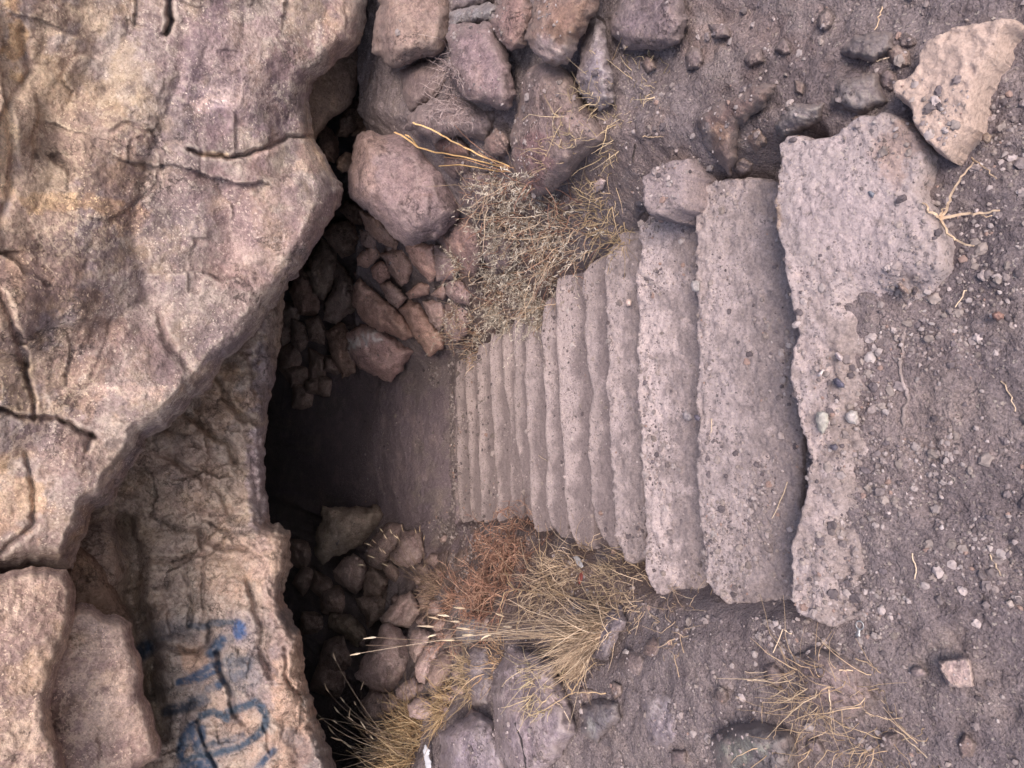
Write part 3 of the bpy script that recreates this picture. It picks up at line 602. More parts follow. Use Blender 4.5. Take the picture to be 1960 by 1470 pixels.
RK = [
# --- right bank (top of the photo)
(B,'large pinkish brown boulder touching the top picture edge beside the overhang','boulder',[(724,0),(718,36),(714,98),(730,112),(741,126),(758,130),(783,121),(819,109),(848,98),(858,84),(860,59),(866,17),(862,-50),(724,-50)],'pink',dict(lift=.22,stand=.7,tint=(.95,.9,.88))),
(B,'squarish purple boulder with pale specks above the dry roots','boulder',[(855,70),(862,50),(887,43),(935,42),(949,56),(957,76),(974,98),(979,140),(988,182),(971,213),(915,196),(876,180),(864,135),(857,104)],'boulder',dict(lift=.20,stand=.55,amp=.35,tint=(1.05,.95,1.0))),
(B,'thin blue grey rock wedged on top of the squarish purple boulder','rock',[(862,22),(901,12),(937,4),(955,14),(944,42),(887,48),(858,58)],'blue',dict(lift=.14,tint=(1,1.05,1.05))),
('rock','dark grey rock cut by the top picture edge behind the blue grey one','rock',[(862,20),(868,-30),(950,-30),(945,6),(900,16)],'blue',dict(lift=.08,tint=(.7,.65,.65))),
(B,'rounded pink boulder at the top edge next to the white crusted one','boulder',[(940,40),(952,15),(966,-26),(1010,-26),(1019,18),(1016,61),(1004,89),(980,98),(961,86),(946,61)],'pink',dict(lift=.2,stand=.5,tint=(.98,.86,.88))),
(B,'brown boulder at the top edge with a white crusted lower end','boulder',[(1022,-40),(1160,-40),(1154,-10),(1142,21),(1126,46),(1114,70),(1099,101),(1087,122),(1065,128),(1044,116),(1022,101),(1006,76),(1010,46),(1020,18)],'pink',dict(lift=.26,stand=.55,tint=(.95,.86,.8),tf=[(1060,100,60,26,(1.55,1.6,1.75),.8),(1085,40,40,40,(.95,.75,.62),.5)])),
(B,'long blue grey upright rock between the white crusted and purple boulders','boulder',[(1142,34),(1157,46),(1160,80),(1166,107),(1175,159),(1174,192),(1150,214),(1126,200),(1111,178),(1102,147),(1112,101),(1121,61),(1131,40)],'blue',dict(lift=.10,stand=.3,tint=(1.05,1.02,1.05))),
(B,'purple grey boulder half buried in the soil at the top edge','boulder',[(1175,18),(1190,-10),(1224,-30),(1300,-30),(1318,40),(1300,85),(1261,98),(1224,95),(1194,92),(1169,64),(1165,40)],'boulder',dict(lift=.06,stand=.2,amp=.4,tint=(.92,.88,.92))),
(B,'broad flat rock with a reddish lower corner lying below the white crusted boulder','boulder',[(1001,147),(1029,122),(1071,126),(1096,147),(1111,184),(1133,211),(1154,233),(1160,275),(1120,300),(1090,337),(1053,370),(1022,374),(995,352),(980,321),(975,263),(992,214)],'boulder',dict(lift=.07,stand=.1,amp=.3,tint=(1.08,1.0,.97),tf=[(1015,310,42,60,(1.15,.85,.88),.7),(1070,180,60,50,(1.05,.98,.88),.5)])),
('rock','flat triangular slate coloured rock behind the dry roots','rock',[(766,135),(791,123),(845,108),(860,118),(865,157),(836,194),(803,208),(787,217),(775,196),(769,174)],'boulder',dict(lift=.04,stand=.6,tint=(.8,.75,.74))),
(B,'purple brown boulder lying between the dry roots and the straw stalks','boulder',[(780,222),(803,202),(831,190),(887,186),(915,205),(954,213),(953,244),(926,270),(887,261),(853,264),(836,275),(797,253),(769,247)],'boulder',dict(lift=.08,stand=.5,tint=(.95,.9,.92))),
('rock','small round brown rock beside the reddish corner of the flat rock','rock',[(929,267),(948,245),(965,255),(975,268),(976,290),(965,300),(940,299),(925,287)],'pink',dict(lift=.07,tint=(.85,.78,.78))),
('rock','small reddish rock under the straw stalks','rock',[(830,272),(848,256),(881,265),(900,286),(900,305),(859,299),(835,287)],'pink',dict(lift=.04,tint=(.8,.66,.64))),
('rock','little dark rock below the small reddish one','rock',[(850,300),(880,296),(905,306),(900,335),(870,345),(850,325)],'boulder',dict(lift=.04,tint=(.7,.62,.62))),
(B,'big rough purple boulder standing free at the mouth of the cave','boulder',[(692,250),(746,258),(775,252),(817,281),(838,303),(859,331),(870,362),(882,408),(855,445),(832,461),(801,466),(778,470),(759,461),(733,431),(700,400),(672,380),(664,330),(674,290),(681,262)],'boulder',dict(lift=.42,stand=.8,amp=.45,tint=(1.0,.93,.98),tf=[(790,370,80,60,(1.2,1.1,1.12),.5),(700,300,30,60,(1.1,.95,.85),.5)])),
(B,'long rock with white flecks between the big purple boulder and the sagebrush','boulder',[(838,455),(862,425),(890,415),(922,436),(928,470),(925,505),(912,532),(888,532),(865,500),(845,473)],'pink',dict(lift=.16,stand=.5,tint=(.85,.75,.78))),
(B,'purplish rock showing through the sagebrush','rock',[(885,330),(930,325),(960,350),(958,400),(925,425),(895,415),(878,390)],'boulder',dict(lift=.06,tint=(.85,.8,.85))),
('rock','mauve rock half hidden low in the sagebrush','rock',[(925,440),(965,430),(985,470),(980,520),(945,525),(922,495)],'boulder',dict(lift=.05,tint=(.85,.8,.85))),
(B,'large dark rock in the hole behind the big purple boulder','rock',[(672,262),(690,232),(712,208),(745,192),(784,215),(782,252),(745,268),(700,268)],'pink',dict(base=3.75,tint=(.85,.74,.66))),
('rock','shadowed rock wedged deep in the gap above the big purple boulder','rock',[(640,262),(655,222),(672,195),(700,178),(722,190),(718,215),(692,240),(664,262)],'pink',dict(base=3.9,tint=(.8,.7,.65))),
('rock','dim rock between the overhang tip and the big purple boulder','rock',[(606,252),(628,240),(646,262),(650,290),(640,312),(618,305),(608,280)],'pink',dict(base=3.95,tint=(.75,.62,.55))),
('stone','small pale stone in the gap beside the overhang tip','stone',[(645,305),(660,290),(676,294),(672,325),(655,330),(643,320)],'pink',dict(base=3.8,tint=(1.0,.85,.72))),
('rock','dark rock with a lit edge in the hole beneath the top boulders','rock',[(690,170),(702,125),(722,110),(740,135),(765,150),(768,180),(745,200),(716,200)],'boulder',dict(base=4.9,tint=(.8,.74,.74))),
# --- rubble pile right of the cave floor
('rock','rounded tan rock at the head of the rubble pile','rock',[(624,439),(638,425),(669,419),(683,436),(690,456),(680,484),(655,494),(632,472),(619,452)],'rubble',dict(lift=.12,tint=(1.0,.85,.75))),
('rock','reddish rock peeking from under the big purple boulder','rock',[(650,402),(662,384),(684,388),(700,402),(694,430),(677,430),(660,413)],'rubble',dict(lift=.1,tint=(1.0,.8,.68))),
('rock','slanted brown rock tucked along the underside of the big purple boulder','rock',[(686,402),(716,412),(745,440),(764,461),(758,478),(728,465),(700,441)],'rubble',dict(lift=.14,tint=(1.0,.82,.72))),
('rock','small dark rock below the slanted brown one','rock',[(688,440),(712,440),(730,462),(712,478),(692,468)],'rubble',dict(lift=.03,tint=(.85,.74,.7))),
('stone','small pinkish stone above the middle of the rubble pile','stone',[(682,492),(702,473),(716,463),(730,487),(718,503),(700,514),(684,508)],'rubble',dict(lift=.1,tint=(1.1,.88,.78))),
('stone','pink stone beside the crossed rubble rocks','stone',[(709,512),(728,498),(747,510),(747,532),(728,543),(714,532)],'rubble',dict(lift=.10,tint=(1.1,.85,.78))),
('rock','tall rounded slab leaning at the dark edge of the rubble pile','rock',[(590,492),(618,456),(643,480),(648,515),(637,554),(618,576),(599,562),(585,520)],'rubble',dict(lift=.16,tint=(.95,.85,.76))),
('rock','long grey rock leaning below the tall rounded slab','rock',[(641,495),(662,512),(680,540),(680,593),(645,621),(619,613),(622,582),(636,548)],'rubble',dict(lift=.12,tint=(.98,.9,.88))),
('rock','flat brown rock facing up under the big purple boulder','rock',[(728,484),(773,471),(791,506),(784,537),(767,550),(743,517)],'rubble',dict(lift=.07,tint=(1.05,.88,.82))),
('rock','broad pinkish rock slab at the top of the rubble','rock',[(775,465),(832,467),(842,526),(823,541),(801,519),(782,492)],'rubble',dict(lift=.12,tint=(1.1,.9,.85),amp=.3)),
('rock','grey angular rock at the corner of the rubble near the sagebrush','rock',[(829,468),(859,473),(880,515),(870,534),(835,538)],'rubble',dict(lift=.10,tint=(.85,.78,.82))),
('stone','speckled wedge shaped stone in the centre of the rubble','stone',[(726,543),(745,538),(761,549),(780,571),(761,591),(742,578)],'rubble',dict(lift=.14,tint=(1.0,.86,.82))),
('rock','long pinkish rock lying diagonally across the rubble','rock',[(674,548),(688,530),(702,545),(728,568),(759,594),(781,619),(794,644),(775,651),(756,645),(722,631),(691,611),(674,580)],'rubble',dict(lift=.13,tint=(1.08,.86,.78),amp=.35)),
('rock','long smooth tan rock ending at the cave floor','rock',[(762,590),(781,574),(803,580),(828,619),(853,645),(850,665),(823,683),(799,654),(779,621)],'rubble',dict(lift=.11,tint=(1.05,.85,.78),amp=.35)),
('rock','grey pink rock behind the long smooth tan rock','rock',[(807,577),(850,572),(855,613),(843,638),(823,617)],'rubble',dict(lift=.08,tint=(.95,.85,.86))),
('stone','slim brown stone under the broad pinkish slab','stone',[(776,562),(801,541),(826,544),(820,564),(784,573)],'rubble',dict(lift=.08,tint=(.9,.74,.7))),
('stone','small stone against the grey angular corner rock','stone',[(823,564),(848,544),(858,562),(848,575)],'rubble',dict(lift=.08,tint=(.85,.75,.76))),
('rock','pinkish block with faint white chalk letters at the foot of the rubble','rock',[(661,638),(677,625),(711,619),(735,631),(761,653),(794,672),(769,708),(747,731),(716,719),(683,702),(667,675)],'rubble',dict(lift=.17,tint=(1.12,.93,.94),amp=.35,chalk=1)),
('rock','narrow brown rock beneath the chalked block','rock',[(622,633),(655,616),(676,640),(684,685),(688,713),(655,724),(635,693)],'rubble',dict(lift=.07,tint=(.98,.82,.74))),
('rock','dark rock left of the narrow brown one in the cave shade','rock',[(583,613),(610,603),(626,633),(623,661),(593,653)],'rubble',dict(lift=.06,tint=(.8,.7,.65))),
('rock','dim rock at the back edge of the rubble under the tan slab','rock',[(556,608),(585,619),(592,655),(576,676),(557,655)],'rubble',dict(lift=.05,tint=(.85,.76,.72))),
('rock','shaded reddish rock just under the lip of the overhang','rock',[(553,560),(568,512),(588,505),(600,545),(618,580),(610,606),(575,604)],'rubble',dict(lift=.07,tint=(.9,.72,.64))),
('rock','grey rock beside the sagebrush above the stair foot','rock',[(851,582),(872,566),(902,590),(898,640),(868,656),(848,632)],'rubble',dict(lift=.05,tint=(.88,.8,.84))),
('rock','mauve rock behind the thin grass near the sagebrush','rock',[(855,530),(882,536),(902,560),(900,585),(870,578),(852,560)],'rubble',dict(lift=.06,tint=(.85,.77,.82))),
# --- soil of the right bank
('rock','dark pointed rock with white lichen edge in the soil above the second step','rock',[(1331,229),(1378,193),(1440,161),(1488,158),(1470,200),(1439,221),(1414,250),(1410,307),(1396,336),(1367,304),(1346,271)],'boulder',dict(lift=.06,stand=.0,amp=.7,tint=(.78,.68,.66),tf=[(1352,272,9,38,(1.9,2.0,2.0),.85),(1385,250,24,40,(1.1,.9,.7),.6)])),
('rock','dark clod like rock near the top edge above the concrete slab','rock',[(1603,100),(1635,68),(1710,57),(1714,96),(1674,121),(1617,107)],'blue',dict(lift=.0,stand=0,tint=(.62,.6,.6),bulge=.05)),
('rock','dark grey rock half buried between the two concrete slabs','rock',[(1600,150),(1681,135),(1700,200),(1651,221),(1581,205)],'blue',dict(lift=.0,stand=0,tint=(.7,.68,.66),bulge=.05)),
('rock','grey rock sunk in soil just above the corner of the slab','rock',[(1475,240),(1510,200),(1581,196),(1574,232),(1517,262),(1496,271)],'blue',dict(lift=.01,stand=0,tint=(.85,.85,.82),bulge=.05)),
('stone','small pale stone on the bare soil above the first steps','stone',[(1135,352),(1148,340),(1160,346),(1154,362),(1142,368)],'rubble',dict(lift=.01,stand=0,tint=(1.4,1.35,1.4))),
('stone','black stone in the hollow at the end of the second step','stone',[(1215,385),(1228,376),(1240,380),(1236,405),(1222,420),(1212,410)],'blue',dict(lift=.0,stand=0,tint=(.35,.35,.4))),
# --- left pile (bottom of the photo)
(B,'big squared grey boulder standing at the dark edge of the cave floor','boulder',[(617,967),(646,970),(691,969),(719,966),(738,982),(724,1014),(699,1035),(674,1051),(646,1065),(617,1080),(602,1063),(604,1027),(613,998)],'rubble',dict(lift=.28,stand=.7,tint=(.9,.88,.78),amp=.4)),
('rock','rounded triangular rock below the big squared boulder','rock',[(637,1094),(656,1069),(678,1059),(695,1073),(703,1090),(699,1120),(682,1139),(658,1124),(640,1108)],'rubble',dict(lift=.18,tint=(1.0,.92,.9),amp=.4)),
('rock','dark rock behind the grass seed heads beside the big squared boulder','rock',[(697,1059),(715,1027),(744,1000),(770,1002),(778,1030),(758,1055),(744,1075),(727,1090),(706,1084)],'rubble',dict(lift=.08,tint=(.8,.74,.74))),
('rock','flat topped grey rock at the foot of the stairs under the seed heads','rock',[(767,1016),(807,1015),(811,1043),(813,1065),(805,1078),(780,1086),(758,1082),(744,1069),(758,1041)],'rubble',dict(lift=.08,tint=(.92,.85,.88))),
('rock','dark slab right of the rounded triangular rock','rock',[(703,1090),(715,1082),(735,1098),(758,1112),(742,1126),(729,1147),(697,1142),(695,1114)],'rubble',dict(lift=.1,tint=(.8,.74,.7))),
('stone','small dark stone under the seed heads','stone',[(730,1084),(750,1073),(766,1096),(758,1116),(738,1102)],'rubble',dict(lift=.06,tint=(.75,.68,.66))),
('rock','long dark slab slanting through the middle of the left pile','rock',[(680,1145),(727,1139),(742,1118),(784,1114),(785,1129),(756,1155),(731,1182),(703,1204),(699,1180),(685,1165)],'rubble',dict(lift=.10,tint=(.85,.79,.74),amp=.3)),
('rock','wide grey slab beside the long dark slab','rock',[(727,1182),(764,1143),(787,1129),(808,1169),(787,1200),(746,1204),(729,1196)],'rubble',dict(lift=.11,tint=(.95,.88,.88),amp=.3)),
('rock','greenish dark rock deep in the left shade','rock',[(629,1172),(674,1176),(705,1205),(713,1223),(682,1239),(652,1215),(629,1205)],'rubble',dict(lift=.05,tint=(.75,.72,.62))),
(B,'large pentagon shaped grey boulder in the left pile','boulder',[(719,1221),(729,1197),(740,1190),(764,1201),(776,1217),(782,1241),(789,1268),(787,1292),(766,1311),(750,1327),(719,1323),(693,1307),(679,1292),(693,1262),(707,1231)],'rubble',dict(lift=.2,stand=.5,tint=(1.0,.92,.93),amp=.45)),
('rock','upright grey rock touching the large pentagon boulder','rock',[(787,1209),(805,1201),(829,1211),(825,1223),(807,1252),(793,1270),(783,1248)],'rubble',dict(lift=.11,tint=(.9,.84,.86))),
('rock','curved grey rock right of the large pentagon boulder','rock',[(793,1276),(815,1235),(842,1227),(844,1250),(827,1268),(821,1297),(813,1311),(797,1303)],'rubble',dict(lift=.12,tint=(.95,.88,.92))),
('rock','rock veiled by dry grass right of the curved grey rock','rock',[(823,1270),(846,1246),(868,1241),(868,1284),(848,1315),(825,1319),(818,1297)],'rubble',dict(lift=.07,tint=(.85,.76,.74))),
('rock','small rounded rock under the curved grey rock','rock',[(756,1321),(770,1307),(795,1295),(805,1313),(799,1335),(776,1343),(758,1337)],'rubble',dict(lift=.13,tint=(.9,.83,.86))),
('stone','small stone above the straw tuft with seed heads','stone',[(728,1350),(736,1329),(758,1329),(766,1346),(746,1366),(732,1362)],'rubble',dict(lift=.11,tint=(.9,.82,.82))),
('rock','grey rock between the two straw tufts at the left','rock',[(778,1350),(805,1329),(827,1341),(833,1366),(815,1378),(785,1374)],'rubble',dict(lift=.08,tint=(.88,.82,.86))),
('rock','dark rock just below the large pentagon boulder','rock',[(688,1346),(709,1319),(738,1327),(732,1350),(750,1368),(736,1382),(700,1372)],'rubble',dict(lift=.06,tint=(.85,.78,.74))),
('rock','grey rock between the curved rock and the flat left boulder','rock',[(880,1250),(905,1235),(940,1232),(948,1290),(938,1352),(905,1352),(888,1300)],'blue',dict(lift=.07,tint=(1.0,.98,1.0),amp=.4)),
('rock','squarish dark grey rock behind the drooping straw stems','rock',[(872,1188),(905,1172),(945,1180),(958,1215),(940,1232),(895,1238),(872,1222)],'blue',dict(lift=.06,tint=(.95,.98,1.0))),
(B,'broad flat grey boulder below the big straw tuft','boulder',[(944,1292),(975,1237),(1025,1249),(1060,1272),(1095,1357),(1103,1404),(1070,1450),(1030,1500),(975,1500),(950,1440),(940,1338)],'blue',dict(lift=.09,stand=.15,amp=.3,tint=(1.18,1.1,1.12))),
(B,'dull purple grey boulder at the bottom picture edge beside the white scrap','boulder',[(843,1404),(870,1377),(921,1363),(950,1385),(975,1440),(985,1540),(835,1540)],'blue',dict(lift=.08,stand=.2,amp=.3,tint=(.98,.93,1.0))),
('rock','dark grey rock against the base of the big straw tuft','rock',[(1118,1210),(1150,1178),(1190,1158),(1200,1190),(1180,1225),(1165,1264),(1134,1262)],'blue',dict(lift=.05,stand=.1,tint=(.75,.72,.78))),
('rock','dark rock with pale lichen set in the soil near the bottom edge','rock',[(1112,1354),(1142,1336),(1184,1344),(1190,1377),(1160,1402),(1142,1425),(1112,1402)],'blue',dict(lift=.02,stand=0,bulge=.06,tint=(.75,.75,.76),tf=[(1128,1380,14,26,(1.6,1.75,1.5),.75)])),
('rock','mossy black rock at the bottom edge below the first step','rock',[(1358,1409),(1403,1384),(1460,1380),(1512,1397),(1528,1445),(1515,1520),(1403,1520),(1360,1450)],'blue',dict(lift=.02,stand=0,bulge=.09,tint=(.6,.6,.6),tf=[(1415,1435,40,26,(1.0,1.15,.95),.6),(1390,1405,30,18,(.35,.4,.36),.6)])),
('rock','smooth pale flat rock flush with the soil below the end of the slab','rock',[(1520,1256),(1560,1240),(1635,1262),(1668,1302),(1685,1338),(1653,1368),(1592,1388),(1550,1362),(1529,1324)],'boulder',dict(lift=.0,stand=0,bulge=.035,amp=.3,tint=(1.05,1.0,1.0))),
('rock','low grey rock surfacing in the soil left of the mossy black rock','rock',[(1225,1330),(1262,1315),(1300,1330),(1310,1400),(1280,1440),(1240,1430),(1220,1380)],'blue',dict(lift=-.01,stand=0,bulge=.04,amp=.3,tint=(1.0,.97,1.0))),
('stone','square cut pink stone lying on the gravel at the lower corner','stone',[(1797,1268),(1808,1262),(1853,1259),(1862,1277),(1864,1313),(1840,1315),(1815,1315),(1806,1299),(1798,1280)],'pink',dict(lift=.02,stand=0,bulge=.03,amp=.05,rnd=6,thick=.05,step=2,rough=.4,dust=0,tint=(1.5,1.5,1.55))),
('stone','dark almond shaped stone beside the square cut stone','stone',[(1742,1282),(1750,1275),(1765,1277),(1776,1288),(1772,1296),(1755,1297),(1743,1291)],'blue',dict(lift=.008,stand=0,tint=(1,.9,.88))),
('pebble','greenish grey oval pebble set in the slab edge','pebble',[(1564,788),(1574,786),(1585,792),(1587,808),(1580,826),(1573,832),(1565,822),(1561,804)],'rubble',dict(z=.035,tint=(1.0,1.15,1.12))),
('pebble','blue grey round pebble beside the greenish oval one','pebble',[(1620,790),(1630,785),(1641,788),(1643,800),(1638,812),(1624,810),(1617,800)],'rubble',dict(z=.02,tint=(1.1,1.22,1.25))),
('pebble','pale round pebble stuck in the nose of the first step','pebble',[(1324,538),(1332,536),(1340,540),(1340,556),(1333,560),(1324,556),(1322,546)],'rubble',dict(z=-.10,tint=(1.0,1.1,1.15))),
('pebble','tiny white shell like pebble on the slab','pebble',[(1566,715),(1574,706),(1579,708),(1572,720),(1567,720)],'rubble',dict(z=.035,tint=(1.9,2.0,2.1))),
('pebble','longish white pebble near the tiny shell like one','pebble',[(1597,676),(1604,673),(1614,684),(1611,692),(1602,686)],'rubble',dict(z=.035,tint=(1.5,1.5,1.6))),
('pebble','glossy navy blue pebble on the slab','pebble',[(1594,726),(1602,722),(1616,734),(1616,742),(1606,742),(1596,734)],'rubble',dict(z=.035,tint=(.28,.32,.48))),
('pebble','small navy pebble low on the slab nose','pebble',[(1589,852),(1600,849),(1605,856),(1600,863),(1592,861)],'rubble',dict(z=.035,tint=(.35,.38,.5))),
('pebble','pink elongated pebble between slab and gravel','pebble',[(1717,543),(1722,540),(1736,552),(1741,562),(1732,563),(1721,553)],'pink',dict(z=.03,tint=(1.1,1.05,1.05))),
('pebble','rust red pebble in the dark gravel at the picture side','pebble',[(1898,600),(1910,596),(1922,601),(1921,610),(1910,614),(1900,609)],'pink',dict(z=.012,tint=(.95,.75,.72))),
('pebble','yellowish pebble in the dark gravel under the smooth slab','pebble',[(1880,258),(1890,253),(1899,260),(1896,272),(1887,276),(1880,268)],'pink',dict(z=.02,tint=(1.05,1.0,.88))),
('pebble','grey pebble lying in the soil below the steps','pebble',[(1192,1246),(1198,1241),(1204,1246),(1203,1254),(1196,1256),(1191,1252)],'rubble',dict(lift=.01,stand=0,tint=(1.5,1.6,1.65))),
('pebble','brown pebble touching the slab edge','pebble',[(1516,556),(1524,551),(1534,556),(1536,566),(1528,572),(1518,568)],'pink',dict(z=-.06,tint=(.85,.8,.78))),
('pebble','slate blue pebble on the broad end of the slab','pebble',[(1659,367),(1666,365),(1675,369),(1671,379),(1665,375)],'rubble',dict(z=.035,tint=(.6,.75,.95))),
('pebble','dark grey pebble resting on the second step by the first step nose','pebble',[(1306,792),(1312,786),(1322,792),(1326,800),(1318,806),(1309,802)],'blue',dict(z=-.19,tint=(1.0,1.0,1.05))),
('pebble','black blue pebble at the nose of the first step','pebble',[(1328,795),(1336,794),(1342,799),(1338,806),(1330,804)],'blue',dict(z=-.10,tint=(.5,.5,.65))),
('pebble','pale pebble on the third step near its top end','pebble',[(1198,574),(1204,571),(1209,576),(1208,585),(1201,587),(1197,581)],'rubble',dict(z=-.31,tint=(1.6,1.5,1.5))),
('pebble','rusty orange lump at the top corner of the slab','pebble',[(1506,268),(1516,260),(1532,260),(1536,268),(1522,275),(1510,276)],'pink',dict(z=.02,tint=(1.1,.85,.45))),
]
def tocam(pts): return pts
CHALK = [([(668,668),(671,652),(678,664),(684,648),(687,660)],2.6,1.0,(.75,.7,.7)),([(694,640),(702,660),(706,634)],2.2,1.0,(.75,.7,.7)),([(732,634),(722,630),(713,640),(717,652),(728,650)],2.4,1.0,(.75,.7,.7)),([(664,655),(668,650)],2,1.0,(.75,.7,.7))]
for nm, lb, cat, poly, mt, kw in RK:
    kw = dict(kw)
    if mt == 'rubble' and nm in ('rock', 'stone', 'boulder') and 'lift' in kw and kw.get('stand', 1) != 0: kw['lift'] += .05
    if mt != 'rubble' and kw.get('lift', 1) < .3 and 'base' not in kw and nm != 'pebble': kw.setdefault('dust', .55 if kw.get('stand', .3) else .85)
    tf = kw.pop('tf', None); ch = kw.pop('chalk', None); z = kw.pop('z', None); b = kw.get('base')
    if b is not None: kw['base'] = yplane(b); kw.setdefault('thick', .35)
    if z is not None:
        kw['base'] = plane_z(z); kw.setdefault('bulge', .012); kw.setdefault('step', 1.6); kw.setdefault('thick', .03); kw.setdefault('amp', .1); kw['ground'] = False
        kw['rough'] = .4
    if tf: t0 = kw.pop('tint', (1, 1, 1)); kw['tintfn'] = blobs(tf, t0)
    if ch: kw['paintfn'] = paint_strokes(CHALK)
    rock(nm, lb, cat, poly, mt, **kw)
# nameless small rubble in the dark back of both piles
rr = random.Random(5)
def blobpoly(u, v, r):
    n = rr.randint(4, 6); a0 = rr.random()*6.28; e = rr.uniform(.65, 1); th = rr.random()*3.14; out = []
    for i in range(n):
        a = a0+6.283*i/n; q = r*rr.uniform(.75, 1.3); x, y = q*math.cos(a), q*math.sin(a)*e
        out.append((u+x*math.cos(th)-y*math.sin(th), v+x*math.sin(th)+y*math.cos(th)))
    return out
fill = [(560,690,16),(590,685,15),(612,700,18),(640,735,16),(575,720,17),(552,735,14),(605,735,14),(560,770,15),(585,760,13),(630,668,12),(555,600,15),(605,590,14),(545,640,12),(590,640,14),(620,740,12),
        (665,520,12),(690,525,11),(715,590,12),(735,610,11),(650,470,13),(700,640,9),(760,560,10),(800,560,10),(655,640,12),(848,560,10),(612,770,12),(640,700,11),(700,455,12),(745,480,10),
        (590,1030,15),(580,1060,14),(600,1100,17),(622,1125,15),(610,1150,16),(640,1150,14),(660,1150,13),(600,1190,17),(625,1235,18),(650,1255,18),(670,1270,14),(640,1300,20),(660,1330,20),(690,1225,10),(655,1380,20),(585,1110,14),(575,1140,12),
        (790,1070,9),(812,1090,11),(830,1070,12),(840,1100,13),(820,1120,12),(800,1110,9),(760,1150,12),(815,1150,13),(835,1160,14),(810,1190,12),(845,1195,14),(860,1215,13),(800,1290,9),(845,1215,11),(760,1350,9),(840,1340,13),(860,1335,13),(850,1360,13),(810,1320,10),(875,1290,13),(880,1320,12),(905,1370,12),(700,1390,18),(850,1030,9),(930,1190,10)]
for i, (u, v, r_) in enumerate(fill):
    dk = u < 690
    if dk and i % 2: continue
    if dk: r_ *= 1.75
    rock('rubble_stone', 'small dim rubble stone filling gaps deep in the rock piles' if dk else 'small brownish grey rubble stone filling gaps between larger rocks', 'stone', blobpoly(u, v, r_*1.35), 'rubble', lift=.03 if dk else -.01, bulge=.10 if dk else .05, amp=1.2, warp=(1.2, 20), tint=(.85, .76, .72) if dk else (.82, .75, .76), group='small stones in the cave shade' if dk else 'small stones between the piled rocks')

spots = [(1240,120,14),(1275,150,10),(1330,110,18),(1380,140,12),(1440,110,16),(1500,90,12),(1540,60,15),(1580,40,10),(1650,30,14),(1720,110,13),(1740,80,10),(1500,150,13),(1450,270,16),(1480,290,12),(1420,320,11),(1530,170,12),(1580,130,11),(1700,150,12),(1180,290,13),(1210,330,10),(1240,250,9),
  (1290,230,12),(1080,390,12),(1180,240,10),(1640,230,9),(1380,60,11),(1250,40,10),(1120,1330,13),(1060,1300,9),(1210,1270,16),(1250,1240,12),(1330,1260,11),(1380,1330,14),(1440,1360,12),(1300,1210,10),(1480,1290,12),(1230,1200,12),(1700,1420,13),(1780,1400,11),(1850,1430,14),(1560,1430,12),(1470,1180,9),(1180,1320,12),(1200,1440,16),(1300,1450,14),(1080,1230,10)]
for i, (u, v, r_) in enumerate(spots):
    if i % 5 in (1, 3): continue
    rock('half_buried_stone', 'small dusty grey stone half buried in the soil beside the stairs', 'stone', blobpoly(u, v, r_*(1.3+1.1*rr.random())), 'boulder' if i % 3 else 'pink', lift=-.004, stand=0, bulge=.012+.0009*r_, amp=.9, tint=(.9, .87, .87), dust=.75, group='half buried stones in the soil', thick=.05)
#@@PLANTS
# ------------------------------------------------------------------ placing things on what is already built
BVH = BVHTree.FromPolygons([tuple(p) for p in np.concatenate(GB_V)], GB_F)
def hit(u, v):
    d = rays(np.array([float(u)]), np.array([float(v)]))[0]; d = Vector(d)
    r = BVH.ray_cast(Vector(CAM), d.normalized())
    return np.array(r[0]) if r[0] is not None else CAM+np.array(d)*float(terr_depth(np.array([float(u)]), np.array([float(v)]))[0])
def drop(x, y, z=1.2):
    r = BVH.ray_cast(Vector((x, y, z)), Vector((0, 0, -1)))
    return (np.array(r[0]), np.array(r[1])) if r[0] is not None else (None, None)
def strands(lines):                            # lines: (points Nx3, radius at root, radius at tip, colour)
    V, Fc, T = [], [], []; n = 0
    for pts, r0, r1, col in lines:
        pts = np.asarray(pts, float); k = len(pts); tan = np.gradient(pts, axis=0); tan /= np.linalg.norm(tan, axis=1)[:, None]+1e-9
        a = np.cross(tan, [0.31, .52, .79]); a /= np.linalg.norm(a, axis=1)[:, None]+1e-9; b = np.cross(tan, a)
        rad = np.linspace(r0, r1, k)[:, None]
        for q in range(3):
            an = q*2.0944; V.append(pts+rad*(a*math.cos(an)+b*math.sin(an)))
        for i in range(k-1):
            for q in range(3):
                q2 = (q+1) % 3; Fc.append((n+q*k+i, n+q2*k+i, n+q2*k+i+1, n+q*k+i+1))
        Fc.append((n+k-1, n+2*k-1, n+3*k-1))
        T.append(np.tile(col, (3*k, 1))); n += 3*k
    return np.concatenate(V), Fc, np.concatenate(T)
nr = np.random.RandomState(21)
STRAW = [(.43,.325,.235),(.35,.26,.185),(.53,.415,.31),(.24,.175,.13)]
RED = [(.25,.135,.10),(.33,.19,.14),(.17,.09,.07),(.40,.26,.19)]
SAGE = [(.40,.35,.30),(.50,.45,.39),(.25,.19,.15),(.38,.27,.20),(.46,.34,.25)]
GREY = [(.34,.27,.27),(.42,.34,.33),(.26,.2,.2)]
def pick(p, v=.15): c = np.array(p[nr.randint(len(p))]); return c*(1+v*(nr.rand()-.5)*2)
def blade(root, d, L, curl=.35, n=6, wob=.05):
    d = np.asarray(d, float); d /= np.linalg.norm(d); c = nr.normal(size=3)*curl; c[2] -= curl*.6
    t = np.linspace(0, 1, n)[:, None]; w = np.cumsum(nr.normal(size=(n, 3))*wob*L/n, 0); w[0] = 0
    return root+L*(d*t+.5*c*t*t)+w
